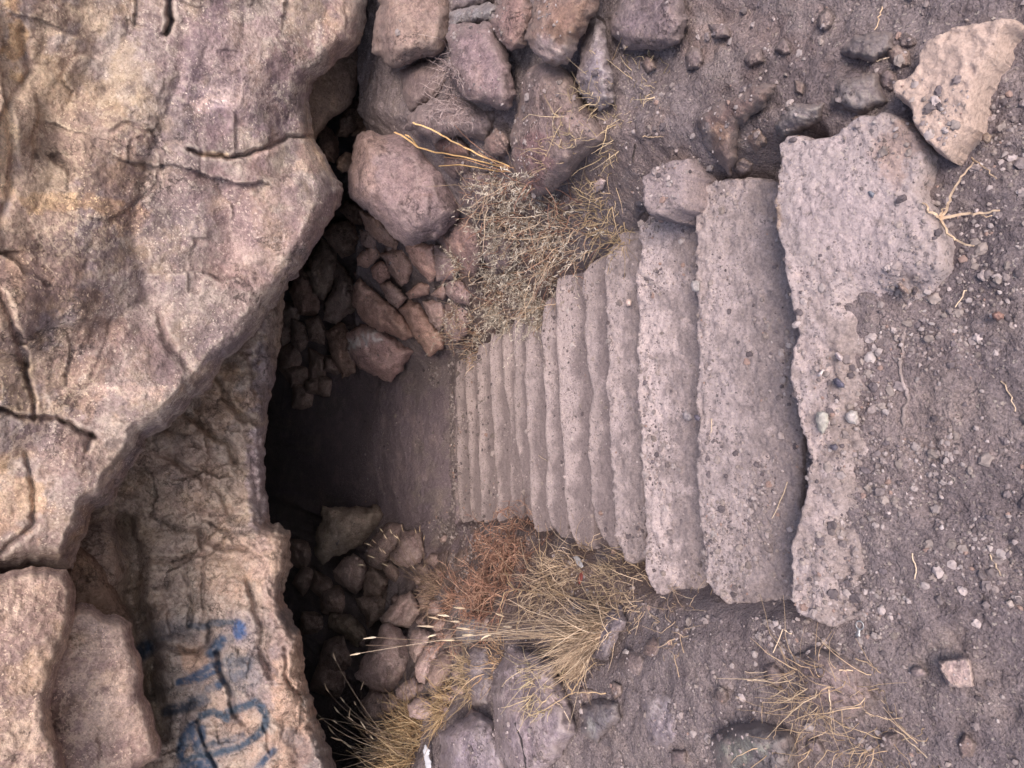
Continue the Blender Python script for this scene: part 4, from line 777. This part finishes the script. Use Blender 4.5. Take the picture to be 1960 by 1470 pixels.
def plant(name, label, cat, lines, heads=None, group=None, root=None):
    V, Fc, T = strands(lines); base = root if root is not None else V[np.argmin(V[:, 2])]
    if heads:
        e = empty(name, tuple(base)); tag(e, label, cat, group)
        mesh_obj('stems', V, Fc, M['straw'], parent=e, attrs={'tint': T}, smooth=False)
        for i in range(0, len(heads), 2):
            V, Fc, T = strands(heads[i:i+2]); mesh_obj('seed_head', V, Fc, M['straw'], parent=e, attrs={'tint': T}, smooth=False)
        return e
    o = mesh_obj(name, V, Fc, M['straw'], attrs={'tint': T}, smooth=False); return tag(o, label, cat, group)
def head(tip, d, L=.035, r=.0028):
    d = np.asarray(d, float)/np.linalg.norm(d); s = nr.normal(size=3)*.25; c = pick([(.72,.58,.42),(.62,.48,.33),(.8,.68,.5)])
    t = np.linspace(0, 1, 6)[:, None]; P = tip+L*(d*t+s*t*t*.6)
    return [(P[:3], r*.3, r, c), (P[2:], r, r*.25, c)]
def tuft(u, v, n, L, mean=(0, .1, 1), spread=.6, rad=.05, pal=STRAW, r0=.0014, curl=.4, seg=6, wob=.08):
    base = hit(u, v); out = []; r0 = r0*float(np.clip((np.linalg.norm(base-CAM)/3.3)**1.3, .32, 1.05))
    for _ in range(int(n*.62)):
        a = nr.rand()*6.28; q = rad*math.sqrt(nr.rand()); x, y = base[0]+q*math.cos(a), base[1]+q*math.sin(a)
        p, _n = drop(x, y, base[2]+.3); p = base if p is None else p
        d = np.array(mean)/np.linalg.norm(mean)+nr.normal(size=3)*spread*.5+np.array([math.cos(a), math.sin(a), 0])*spread*.5*(q/max(rad, 1e-4))
        lz = L*(.3+.8*nr.rand()**1.3); Pb = blade(p-np.array([0, 0, .005]), d, lz, curl*(.4+1.4*nr.rand()), seg, wob)
        if nr.rand() < .25:
            j = nr.randint(2, seg-1); Pb[j:] = Pb[j]+(Pb[j:]-Pb[j])@np.array(Matrix.Rotation(nr.normal()*.9, 3, 'Z'))@np.array(Matrix.Rotation(nr.normal()*.9, 3, 'X'))
        out.append((Pb, r0*(.6+1.0*nr.rand()), r0*.35, pick(pal, .35)))
    return base, out
def pxline(pts, lift0=.0, lift1=.05, r0=.003, r1=.001, col=(.5,.38,.25), bumpy=.004):
    P = []
    n = len(pts)
    for i, (u, v) in enumerate(pts):
        h = hit(u, v); d = h-CAM; L = np.linalg.norm(d); lf = lift0+(lift1-lift0)*i/max(1, n-1); P.append(h-d/L*lf)
    P = np.array(P); dd = np.linalg.norm(P-CAM, axis=1)     # keep the depth smooth along the twig
    sm = np.linspace(dd[0], dd[-1], n); k = np.minimum(dd, sm*.5+dd*.5); P = CAM+(P-CAM)*(k/dd)[:, None]
    t = np.linspace(0, n-1, (n-1)*4+1); Q = np.stack([np.interp(t, range(n), P[:, i]) for i in range(3)], 1)
    return (Q+nr.normal(size=Q.shape)*bumpy*.3, r0, r1, np.array(col))
# big straw tuft left of the steps
b, L1 = tuft(1140, 1208, 800, .22, (-.12,.25,.85), .38, .055, r0=.0019)
b2, L2 = tuft(1120, 1250, 350, .13, (-.15,.2,.8), .5, .06, r0=.0018)
hd = []; st_ = []
for tu, tv in [(840,1185),(860,1180),(880,1190),(900,1205),(835,1215),(815,1230),(850,1240),(930,1180),(950,1195),(720,1220),(700,1235),(690,1250),(870,1225),(905,1215),(890,1165),(940,1215),(980,1200),(965,1180),(860,1205),(830,1200)]:
    r = hit(1130+nr.randint(-15, 15), 1200+nr.randint(-15, 25)); D = np.linalg.norm(r-CAM)*(1.04 if tu > 800 else 1.12)
    e = CAM+rays(np.array([float(tu)]), np.array([float(tv)]))[0]*D/np.linalg.norm(rays(np.array([float(tu)]), np.array([float(tv)]))[0])
    mid = (r+e)/2+np.array([0, 0, .03])+nr.normal(size=3)*.012; t = np.linspace(0, 1, 9)[:, None]
    P = (1-t)**2*r+2*t*(1-t)*mid+t*t*e; st_.append((P, .0018, .0009, pick(STRAW)))
    if nr.rand() < .75: hd += head(P[-1], P[-1]-P[-3], .045, .0045)
plant('straw_tuft', 'largest pale straw tuft, its long stems leaning over the left rock pile', 'dry grass', L1+L2+st_, hd, root=b)
# seed-head grass between left pile and stair foot
b, L1 = tuft(835, 1130, 420, .16, (.1,.1,.8), 1.1, .12, [(.30,.22,.17),(.36,.26,.2),(.25,.17,.14)], r0=.0019)
hd = []; st_ = []
for tu, tv in [(733,1018),(751,1022),(772,1018),(797,1022),(804,1020),(811,1035),(741,1032),(763,1032),(765,1036),(711,1045),(732,1056),(739,1060),(717,1068),(698,1082),(743,1084),(795,1090),(809,1088),(720,1040)]:
    r = hit(825+nr.randint(-12, 12), 1122+nr.randint(-12, 12)); D = np.linalg.norm(r-CAM)*1.0; q = rays(np.array([float(tu)]), np.array([float(tv)]))[0]
    e = CAM+q*D/np.linalg.norm(q); mid = (r+e)/2+np.array([0, -.02, .03])+nr.normal(size=3)*.02; t = np.linspace(0, 1, 8)[:, None]
    P = (1-t)**2*r+2*t*(1-t)*mid+t*t*e; st_.append((P, .0015, .0007, pick(STRAW)*.75)); hd += head(P[-1], P[-1]-P[-2], .045, .0042)
plant('seed_head_grass', 'thin wild grass with pale seed heads arching over the rocks at the stair foot', 'dry grass', L1+st_, hd, root=b)
# brown tuft at the bottom edge
b, L1 = tuft(775, 1440, 1300, .22, (.0,.2,.9), 1.1, .20, [(.31,.21,.12),(.38,.27,.16),(.2,.14,.09),(.46,.36,.23)], r0=.0021)
hd = []; st_ = []
for tu, tv in [(643,1265),(630,1325),(660,1345),(691,1320),(602,1362),(620,1375),(646,1385),(676,1380),(650,1365),(668,1375),(640,1405),(655,1418),(665,1425),(673,1432),(636,1440),(700,1395),(705,1405),(715,1415),(622,1462),(640,1475),(690,1440),(712,1448),(682,1350),(735,1395)]:
    r = hit(760+nr.randint(-20, 30), 1425+nr.randint(-25, 30)); D = np.linalg.norm(r-CAM)*1.02; q = rays(np.array([float(tu)]), np.array([float(tv)]))[0]
    e = CAM+q*D/np.linalg.norm(q); mid = (r+e)/2+np.array([0, -.02, .05])+nr.normal(size=3)*.03; t = np.linspace(0, 1, 8)[:, None]
    P = (1-t)**2*r+2*t*(1-t)*mid+t*t*e; st_.append((P, .0018, .0009, pick(STRAW))); hd += head(P[-1], P[-1]-P[-2]+nr.normal(size=3)*.01, .055, .0052)
plant('seed_head_grass', 'brown grass tuft with cream seed heads hanging in front of the black gap at the bottom edge', 'dry grass', L1+st_, hd, root=b)
# fine grass and low straw around
for (u, v, n, L, rad, pal, sp, lb) in [
    (1085,1105,420,.13,.12,STRAW,1.3,'low matted straw against the ends of the fourth and fifth steps'),
    (1165,1115,420,.10,.12,[(.40,.31,.22),(.35,.27,.19),(.3,.23,.16)],1.4,'flat golden straw mat beside the end of the third step'),
    (1210,1150,260,.09,.10,STRAW,1.3,'thin straw scatter under the end of the second step'),
    (1040,1130,300,.15,.12,STRAW,1.2,'wispy yellowish grass behind the branching bare twig'),
    (1075,1285,260,.12,.12,[(.4,.33,.22),(.46,.36,.24)],1.2,'sparse wisps of grass over the flat grey boulder'),
    (890,1300,260,.12,.10,[(.42,.32,.22),(.36,.27,.18)],.9,'fine pale grass standing between the grey rocks of the left bank'),
    (845,1350,380,.14,.10,[(.36,.25,.15),(.42,.31,.19)],1.0,'brown fuzzy grass between the left pile and the purple grey boulder'),
    (950,1265,160,.10,.08,[(.4,.26,.16),(.46,.33,.22)],1.2,'little orange brown sprig on the edge of the flat grey boulder'),
    (1290,1185,90,.08,.10,STRAW,1.5,'loose straws lying below the broken end of the first step'),
    (1540,1345,120,.10,.07,[(.36,.27,.19),(.42,.33,.24)],1.3,'dead grass along the edge of the pale flush rock'),
    (1600,1400,200,.13,.16,[(.38,.27,.18),(.46,.34,.23)],1.6,'straggly dead grass sprawling on the soil at the bottom edge'),
    (1690,1425,110,.12,.14,[(.4,.3,.2),(.46,.34,.23)],1.6,'sparse dead stems on the soil at the lower corner'),
    (1120,230,150,.09,.10,[(.42,.32,.2),(.48,.38,.26)],1.3,'thin dry grass lying at the foot of the long upright grey rock'),
    (1215,165,110,.08,.10,[(.42,.33,.22),(.48,.38,.26)],1.6,'few pale grass blades right of the long upright grey rock'),
    (1135,330,130,.08,.10,[(.4,.3,.2)],1.3,'faint dry grass on the bare soil below the broad flat rock'),
    (1160,430,420,.09,.11,[(.40,.31,.2),(.34,.26,.17)],1.4,'matted straw on the soil against the top ends of the third and fourth steps'),
    (860,1165,200,.12,.08,RED,1.1,'reddish dry sprig over the rocks under the dry bush'),
    (905,690,60,.08,.05,STRAW,1.0,'tiny straw wisps hanging at the edge of the cave floor')]:
    b, L1 = tuft(u, v, n, L, (0,.1,.6), sp, rad, pal, r0=.0019, curl=.7, wob=.2)
    plant('dry_grass', lb, 'dry grass', L1, group='low dry grass clumps')
# russet dry bush
def bush(u, v, n, L, mean, spread, pal, r0, rad, gen=3):
    base = hit(u, v); out = []
    def grow(p, d, L, r, g):
        P = blade(p, d, L, .35, 6, .12); out.append((P, r, r*.5, pick(pal)))
        if g > 0:
            for _ in range(nr.randint(3, 6)):
                i = nr.randint(1, 6); dd = (P[i]-P[i-1]); dd /= np.linalg.norm(dd); dd = dd+nr.normal(size=3)*.75; grow(P[i], dd, L*(.45+.3*nr.rand()), max(r*.72, .0013), g-1)
    for _ in range(n):
        p, _n = drop(base[0]+nr.normal()*rad, base[1]+nr.normal()*rad, base[2]+.3); p = base if p is None else p
        d = np.array(mean)+nr.normal(size=3)*spread; grow(p-np.array([0, 0, .01]), d, L*(.6+.5*nr.rand()), r0, gen)
    return base, out
b, L1 = bush(980, 1090, 30, .20, (0,.15,.75), .8, RED, .0034, .085)
plant('dry_bush', 'russet tangled dry bush against the lower steps on the left', 'bush', L1, root=b)
b, L1 = bush(930, 1120, 16, .18, (0,.15,.8), .6, RED, .0020, .07)
plant('dry_bush', 'smaller reddish dry bush beside the rocks at the stair foot, left of the russet one', 'bush', L1, root=b)
b, L1 = bush(1005, 1030, 10, .12, (0,.0,.7), .6, RED, .0018, .04, 2)
plant('dry_bush', 'small dark red twigs growing at the ends of the eighth and ninth steps', 'bush', L1, root=b)
# sagebrush: grey green sprigs through straw
def sage(u, v, n, rad, L, mix_):
    base = hit(u, v); out = []
    for _ in range(n):
        a = nr.rand()*6.28; q = rad*math.sqrt(nr.rand()); p, _n = drop(base[0]+q*math.cos(a), base[1]+q*math.sin(a), base[2]+.35); p = base if p is None else p
        d = np.array([0, -.05, .8])+nr.normal(size=3)*.6
        P = blade(p, d, L*(.3+1.1*nr.rand()), .7, 6, .3)
        if nr.rand() < mix_:
            c = pick(SAGE[:2]); out.append((P, .0012, .0006, c*.7))
            for i in range(1, 6):
                for _k in range(2):
                    o = P[i]+(P[i]-P[i-1])*nr.rand(); dd = nr.normal(size=3)+(P[i]-P[i-1])*20; dd /= np.linalg.norm(dd)
                    out.append((np.array([o, o+dd*.007, o+dd*.015]), .0018, .0010, c*(.8+.5*nr.rand())))
        else: out.append((P, .0019, .0007, pick(STRAW+SAGE[2:]+RED, .3)))
    return base, out
SG = [(975,385,170,.09,.5,'tan sagebrush patch just right of the straw stalk roots'),(1045,400,190,.10,.45,'greyish sagebrush patch under the reddish corner of the broad flat rock'),(1110,420,150,.10,.25,'thin strawy sagebrush at its upper end near the third step'),
      (955,455,200,.09,.75,'pale grey green sagebrush patch beside the white flecked long rock'),(1035,475,230,.10,.4,'golden brown sagebrush patch above the fifth step corner'),(1085,480,110,.08,.2,'straw coloured edge of the sagebrush touching the fourth step'),
      (940,540,200,.09,.3,'rusty brown sagebrush patch in the middle of the clump'),(1000,550,230,.09,.8,'silvery green sagebrush patch hanging toward the fifth step'),(1030,600,180,.07,.6,'sagebrush fringe drooping over the top ends of the sixth and seventh steps'),
      (960,610,190,.07,.95,'palest mint green sagebrush tip pointing to the stairs'),(900,620,170,.09,.15,'orange brown wiry patch at the lower end of the sagebrush'),(905,665,130,.07,.1,'wiry russet grass overhanging the cave floor corner of the stairs'),(930,395,110,.07,.35,'thin sagebrush in front of the mauve rock'),(1060,540,140,.06,.5,'tuft of sagebrush pressed against the cut corner of the fifth step')]
for u, v, n, rad, mx, lb in SG:
    b, L1 = sage(u, v, int(n*.68), rad*1.15, .12, mx*.75); plant('sagebrush', lb, 'shrub', L1, group='sagebrush clumps right of the stairs', root=b)
# stalks and twigs traced one by one
Y_ = (.66,.44,.22)
plant('straw_stalk', 'thick yellow straw stalks reaching over the big purple boulder', 'dry stalk', [
    pxline([(970,322),(930,312),(880,300),(835,292),(800,282),(780,266),(755,253)],.03,.16,.0035,.004,Y_),pxline([(800,282),(785,262),(776,258)],.14,.16,.004,.003,Y_),
    pxline([(975,318),(925,300),(880,278),(845,258),(818,244),(790,236)],.03,.14,.003,.0032,Y_),pxline([(965,330),(920,322),(880,316),(840,318)],.03,.10,.003,.0025,Y_),
    pxline([(975,325),(940,300),(900,270),(870,240)],.03,.1,.0015,.001,(.4,.22,.15)),pxline([(980,330),(930,318),(890,305),(850,300)],.03,.1,.002,.0015,(.5,.3,.18)),pxline([(985,322),(950,314),(915,290)],.02,.1,.0015,.001,(.5,.3,.18))])
T_ = (.52,.38,.24)
plant('bare_twig', 'long forked bare twig arching across the dry bush and straw', 'twig', [
    pxline([(1150,1158),(1120,1150),(1080,1140),(1045,1138),(1010,1131),(985,1128),(972,1115)],.03,.13,.0042,.003,T_),
    pxline([(985,1128),(972,1110),(963,1080),(965,1050),(975,1020)],.13,.16,.003,.0015,T_),pxline([(963,1080),(970,1050),(985,1030),(980,1018)],.14,.17,.002,.001,T_),pxline([(966,1060),(950,1035),(940,1020)],.14,.17,.002,.001,T_),
    pxline([(985,1128),(965,1135),(958,1160),(962,1180),(950,1210),(955,1215)],.13,.15,.0025,.001,T_),pxline([(1000,1130),(990,1145),(994,1175),(988,1205),(990,1220)],.12,.15,.0025,.001,T_),
    pxline([(1080,1140),(1055,1128),(1040,1100),(1035,1070),(1032,1040),(1030,1005)],.07,.16,.003,.0012,T_),pxline([(1035,1070),(1022,1045),(1015,1025)],.12,.16,.002,.001,T_),pxline([(1036,1075),(1046,1045),(1048,1010)],.12,.16,.002,.001,T_),pxline([(1040,1100),(1015,1085),(1000,1066)],.1,.14,.002,.001,T_)])
plant('bare_twig', 'forked pale twig lying over the flat grey boulder', 'twig', [pxline([(1010,1372),(1040,1360),(1070,1342),(1095,1326),(1125,1326),(1160,1327)],.02,.05,.0015,.002,T_),
    pxline([(1095,1326),(1085,1308),(1072,1290),(1062,1270)],.04,.08,.0028,.001,T_),pxline([(1095,1326),(1108,1305),(1120,1288),(1135,1272),(1142,1268)],.04,.08,.003,.001,T_),pxline([(1108,1305),(1100,1290),(1098,1280)],.05,.07,.002,.001,T_),pxline([(1120,1288),(1118,1270),(1112,1262)],.05,.07,.002,.001,T_)])
plant('bare_twig', 'three pronged root like twig sticking out beside the concrete slab', 'twig', [pxline([(1768,388),(1780,405),(1800,418)],.01,.03,.002,.003,(.56,.42,.3)),pxline([(1800,418),(1815,395),(1822,370),(1840,340),(1863,312)],.03,.07,.0034,.0018,(.56,.42,.3)),
    pxline([(1800,418),(1840,410),(1875,408),(1912,402)],.03,.05,.0034,.0018,(.56,.42,.3)),pxline([(1802,420),(1812,445),(1835,462),(1864,470)],.03,.05,.0034,.0018,(.56,.42,.3)),pxline([(1870,408),(1885,415),(1900,412)],.04,.04,.002,.001,(.56,.42,.3)),pxline([(1798,415),(1806,400),(1812,398)],.03,.05,.0025,.001,(.56,.42,.3))])
# grey hair roots hanging on the boulders
ls = []
for _ in range(110):
    u0, v0 = (862+nr.normal()*7, 120+abs(nr.normal())*25) if nr.rand() < .5 else (868+nr.normal()*14, 180+nr.rand()*60)
    a = nr.rand()*6.28; pts = [(u0, v0)]
    for k in range(nr.randint(3, 7)): a += nr.normal()*.6; pts.append((pts[-1][0]-3+9*math.cos(a), pts[-1][1]+3+9*math.sin(a)))
    ls.append(pxline(pts, .015, .06, .0013, .0006, pick(GREY)))
for p in [[(870,170),(850,165),(835,158),(818,152)],[(868,182),(845,178),(825,170),(803,158)],[(866,194),(840,192),(825,186),(812,175)],[(862,178),(845,155),(830,142)],[(858,95),(850,80),(838,72),(800,66)],[(862,100),(845,104),(835,112)]]: ls.append(pxline(p, .02, .05, .0018, .0008, (.42,.34,.33)))
plant('dry_root', 'grey hair like dry roots curling over the edge of the squarish purple boulder', 'roots', ls)
# loose straws, each one a thing
LS = [((1508,922),(1498,950),(1478,992)),((1190,70),(1183,90),(1172,115)),((1098,395),(1112,350),(1124,300)),((1690,12),(1683,32),(1676,58)),((1660,118),(1685,114),(1702,111)),((1230,262),(1250,262),(1270,260)),((1860,300),(1885,322),(1908,342)),((1850,555),(1838,572),(1828,588)),
      ((1918,730),(1935,760),(1945,790)),((1290,1180),(1300,1215),(1308,1250)),((1284,1225),(1292,1262),(1299,1295)),((1425,1286),(1448,1288),(1466,1286)),((1430,1301),(1455,1302),(1480,1300)),((1515,1215),(1500,1205),(1480,1250)),((1500,1290),(1515,1312),(1532,1340)),((1638,1260),(1665,1270),(1686,1290)),((1608,1282),(1622,1283),(1635,1284)),
      ((1585,1318),(1588,1345),(1592,1385)),((1710,1395),(1745,1420),(1775,1450)),((1060,1340),(1075,1352),(1090,1380)),((1020,1200),(1005,1170),(990,1120)),((885,650),(862,668),(840,672)),((880,560),(895,590),(905,620)),((870,540),(892,575),(905,600)),((1745,1060),(1752,1085),(1750,1110)),((1893,1060),(1905,1080),(1918,1105)),((1055,890),(1045,880),(1030,872)),((1360,800),(1362,815),(1362,830))]
for i, p in enumerate(LS):
    plant('loose_straw', 'single loose pale straw lying on the soil, rock or steps', 'straw', [pxline(list(p), .004, .012, .0016, .0012, pick([(.55,.43,.32),(.62,.5,.38),(.46,.34,.24)]))], group='single straws scattered about')
plant('dark_stick', 'thin black stick lying on the flat grey boulder at the bottom', 'stick', [pxline([(986,1385),(996,1415),(1004,1450),(1008,1475)], .004, .006, .0045, .0035, (.04,.035,.04))])
plant('dark_stick', 'short black stick on the soil below the broad flat rock', 'stick', [pxline([(1217,275),(1213,292),(1210,312)], .004, .006, .0035, .002, (.05,.04,.04))])
# ------------------------------------------------------------------ litter
def lathe_torus(c, n, R0, r, a0=0):
    pass
def pulltab():
    c = hit(1650, 1196); bm_V, bm_F = [], []
    N, K = 20, 6; rg = .0085
    for i in range(N):
        a = 6.283*i/N
        for k in range(K):
            b = 6.283*k/K; q = rg+.0016*math.cos(b); bm_V.append((q*math.cos(a)*.9, q*math.sin(a), .0016*math.sin(b)+.002))
    for i in range(N):
        for k in range(K): bm_F.append((i*K+k, ((i+1) % N)*K+k, ((i+1) % N)*K+(k+1) % K, i*K+(k+1) % K))
    o = len(bm_V); prof = [(0, .0035), (.006, .0028), (.010, .0045), (.016, .006), (.020, .0055), (.022, .003)]
    for x, wd in prof:
        for sx in (-1, 1):
            for z in (0, .0018): bm_V.append((sx*wd, -rg-x, z+.001))
    for i in range(len(prof)-1):
        a = o+4*i; b = a+4
        bm_F += [(a+1, a+3, b+3, b+1), (a, b, b+2, a+2), (a, a+1, b+1, b), (a+2, b+2, b+3, a+3)]
    bm_F += [(o, o+2, o+3, o+1), (o+20, o+21, o+23, o+22)]
    V = np.array(bm_V)*1.05; an = R(-100); Rm = np.array([[math.cos(an), -math.sin(an), 0], [math.sin(an), math.cos(an), 0], [0, 0, 1]])
    V = V@Rm.T+c+np.array([0, .002, .004])
    t = NT('dull_metal', .45, .5); t.b.inputs['Metallic'].default_value = .6; t.b.inputs['Base Color'].default_value = (.33, .33, .35, 1)
    tag(mesh_obj('pull_tab', V, bm_F, t.m), 'dull metal pull tab with a round ring dropped on the gravel', 'can tab')
pulltab()
def scrap(name, lb, cat, poly, col, lift=.03):
    base = terr_fit(poly, lift, .2)
    V, Fc, at = relief(poly, base, .006, 4, 1.8, .012, (1.2, 6), lambda B, u, v, s: .004*fbm(B*60, 3), 'ray', .95, 77)
    t = NT(name, .6, .4); t.b.inputs['Base Color'].default_value = (*col, 1)
    tag(mesh_obj(name, V, Fc, t.m), lb, cat)
scrap('paper_scrap', 'crumpled white paper scrap caught at the base of the brown tuft at the bottom edge', 'litter', [(814,1424),(818,1430),(823,1436),(820,1446),(825,1456),(826,1475),(815,1478),(814,1460),(811,1450),(810,1436)], (.72,.74,.82), .14)
scrap('red_scrap', 'small red scrap of litter in the straw left of the steps', 'litter', [(1108,1098),(1116,1090),(1120,1096),(1116,1108),(1110,1118),(1105,1112)], (.25,.07,.06), .03)
scrap('grey_scrap', 'grey torn scrap lying in the straw above the red one', 'litter', [(1096,1066),(1104,1062),(1112,1072),(1118,1084),(1112,1088),(1104,1078)], (.45,.44,.46), .06)
scrap('red_scrap', 'second tiny red shred next to the straw tuft base', 'litter', [(1122,1242),(1126,1238),(1129,1246),(1125,1252)], (.28,.07,.06), .03)
# ------------------------------------------------------------------ gravel
ico = [(0,0,1),(.894,0,.447),(.276,.851,.447),(-.724,.526,.447),(-.724,-.526,.447),(.276,-.851,.447),(.724,.526,-.447),(-.276,.851,-.447),(-.894,0,-.447),(-.276,-.851,-.447),(.724,-.526,-.447),(0,0,-1)]
icf = [(0,1,2),(0,2,3),(0,3,4),(0,4,5),(0,5,1),(1,6,2),(2,7,3),(3,8,4),(4,9,5),(5,10,1),(6,7,2),(7,8,3),(8,9,4),(9,10,5),(10,6,1),(6,11,7),(7,11,8),(8,11,9),(9,11,10),(10,11,6)]
iv = [np.array(p) for p in ico]; cache = {}; F2 = []
def midp(a, b):
    k = (min(a, b), max(a, b))
    if k not in cache: p = iv[a]+iv[b]; iv.append(p/np.linalg.norm(p)); cache[k] = len(iv)-1
    return cache[k]
for a, b, c in icf:
    x, y, z = midp(a, b), midp(b, c), midp(c, a); F2 += [(a, x, z), (b, y, x), (c, z, y), (x, y, z)]
IV = np.array(iv); IF = np.array(F2)
DENS_K = 4.2
DENS = [(1860,470,70,150,1.0),(1900,260,70,60,.9),(1900,560,50,70,.9),(1450,1040,60,90,.8),(1500,930,25,60,.8),(1480,1210,90,50,.6),(1420,1010,40,50,.5),(1720,700,90,120,.38),(1700,850,120,100,.5),(1780,950,120,120,.55),(1650,1150,110,80,.5),(1600,1060,60,60,.5),(1720,560,50,40,.4),
        (1300,640,14,200,.35),(1330,340,60,30,.6),(1440,290,60,40,.6),(1290,1020,40,60,.35),(1280,430,40,40,.5),(1300,900,30,150,.3),(1550,720,50,140,.3),(1620,780,60,80,.45),(1900,1000,80,300,.25),(868,850,7,200,.35),(845,1000,25,30,.3),(846,715,22,25,.3),(1740,1220,120,80,.35),(1400,700,60,300,.12),(1500,1180,50,60,.6)]
PV, PF, PT = [], [], []; n = 0; tries = 0
PAL = [(.24,.20,.20),(.18,.15,.155),(.29,.25,.25),(.12,.10,.11),(.34,.29,.29),(.25,.21,.20)]
pts = np.stack([nr.uniform(-1.5, 1.5, 170000), nr.uniform(.1, 6.2, 170000)], 1)
zz = g0(pts[:, 0], pts[:, 1]); uu, vv = project(np.concatenate([pts, zz[:, None]], 1))
dn = np.full(len(pts), .045)
for u0, v0, ru, rv, k in DENS: dn = np.maximum(dn, k*np.exp(-(((uu-u0)/ru)**2+((vv-v0)/rv)**2)))
dn = np.where(uu < 868, np.minimum(dn, dn-.04), dn)
dn = np.maximum(dn, 0)*np.clip(.5+1.6*fbm(np.concatenate([pts*7, pts[:, :1]*0+4], 1), 3), .05, 1.6)
keep = (nr.rand(len(pts)) < dn*DENS_K) & (uu > 690) & (uu < 2050) & (vv > -60) & (vv < 1530)
for (x, y) in pts[keep]:
    p, nn = drop(x, y, 1.2 if y < 2.6 else -.75)
    if p is None or nn[2] < .35: continue
    r = .0020+.0016*nr.exponential(); r = min(r, .010)
    if nr.rand() < .002: r = nr.uniform(.008, .012)
    if y > 3.6: r *= 1.4
    c = np.array(PAL[nr.randint(len(PAL))])*(.75+.5*nr.rand())*(.8 if y > 3.6 else 1)
    if nr.rand() < .02: c = np.array((.34,.30,.30))*(.75+.65*nr.rand())
    if nr.rand() < .03: c = np.array((.27,.19,.17))
    sc = np.array([r*(.8+.5*nr.rand()), r*(.8+.5*nr.rand()), r*(.55+.35*nr.rand())]); a = nr.rand()*6.28
    big = r > .006; sh = IV if big else np.array(ico)
    V = sh*(1+.62*(nr.rand(len(sh))-.5))[:, None]*sc
    V = np.stack([V[:, 0]*math.cos(a)-V[:, 1]*math.sin(a), V[:, 0]*math.sin(a)+V[:, 1]*math.cos(a), V[:, 2]], 1)+p+np.array([0, 0, sc[2]*.35])
    PV.append(V); PF.append((IF if big else np.array(icf))+n); PT.append(np.tile(c, (len(V), 1))); n += len(V)
o = mesh_obj('gravel', np.concatenate(PV), np.concatenate([f for f in PF]).tolist(), M['pebble'], attrs={'tint': np.concatenate(PT)}, smooth=False, recenter=False)
tag(o, 'loose gravel and grit scattered over the soil, slab and steps', 'gravel', kind='stuff')
print('pebbles', len(PV))
#@@END
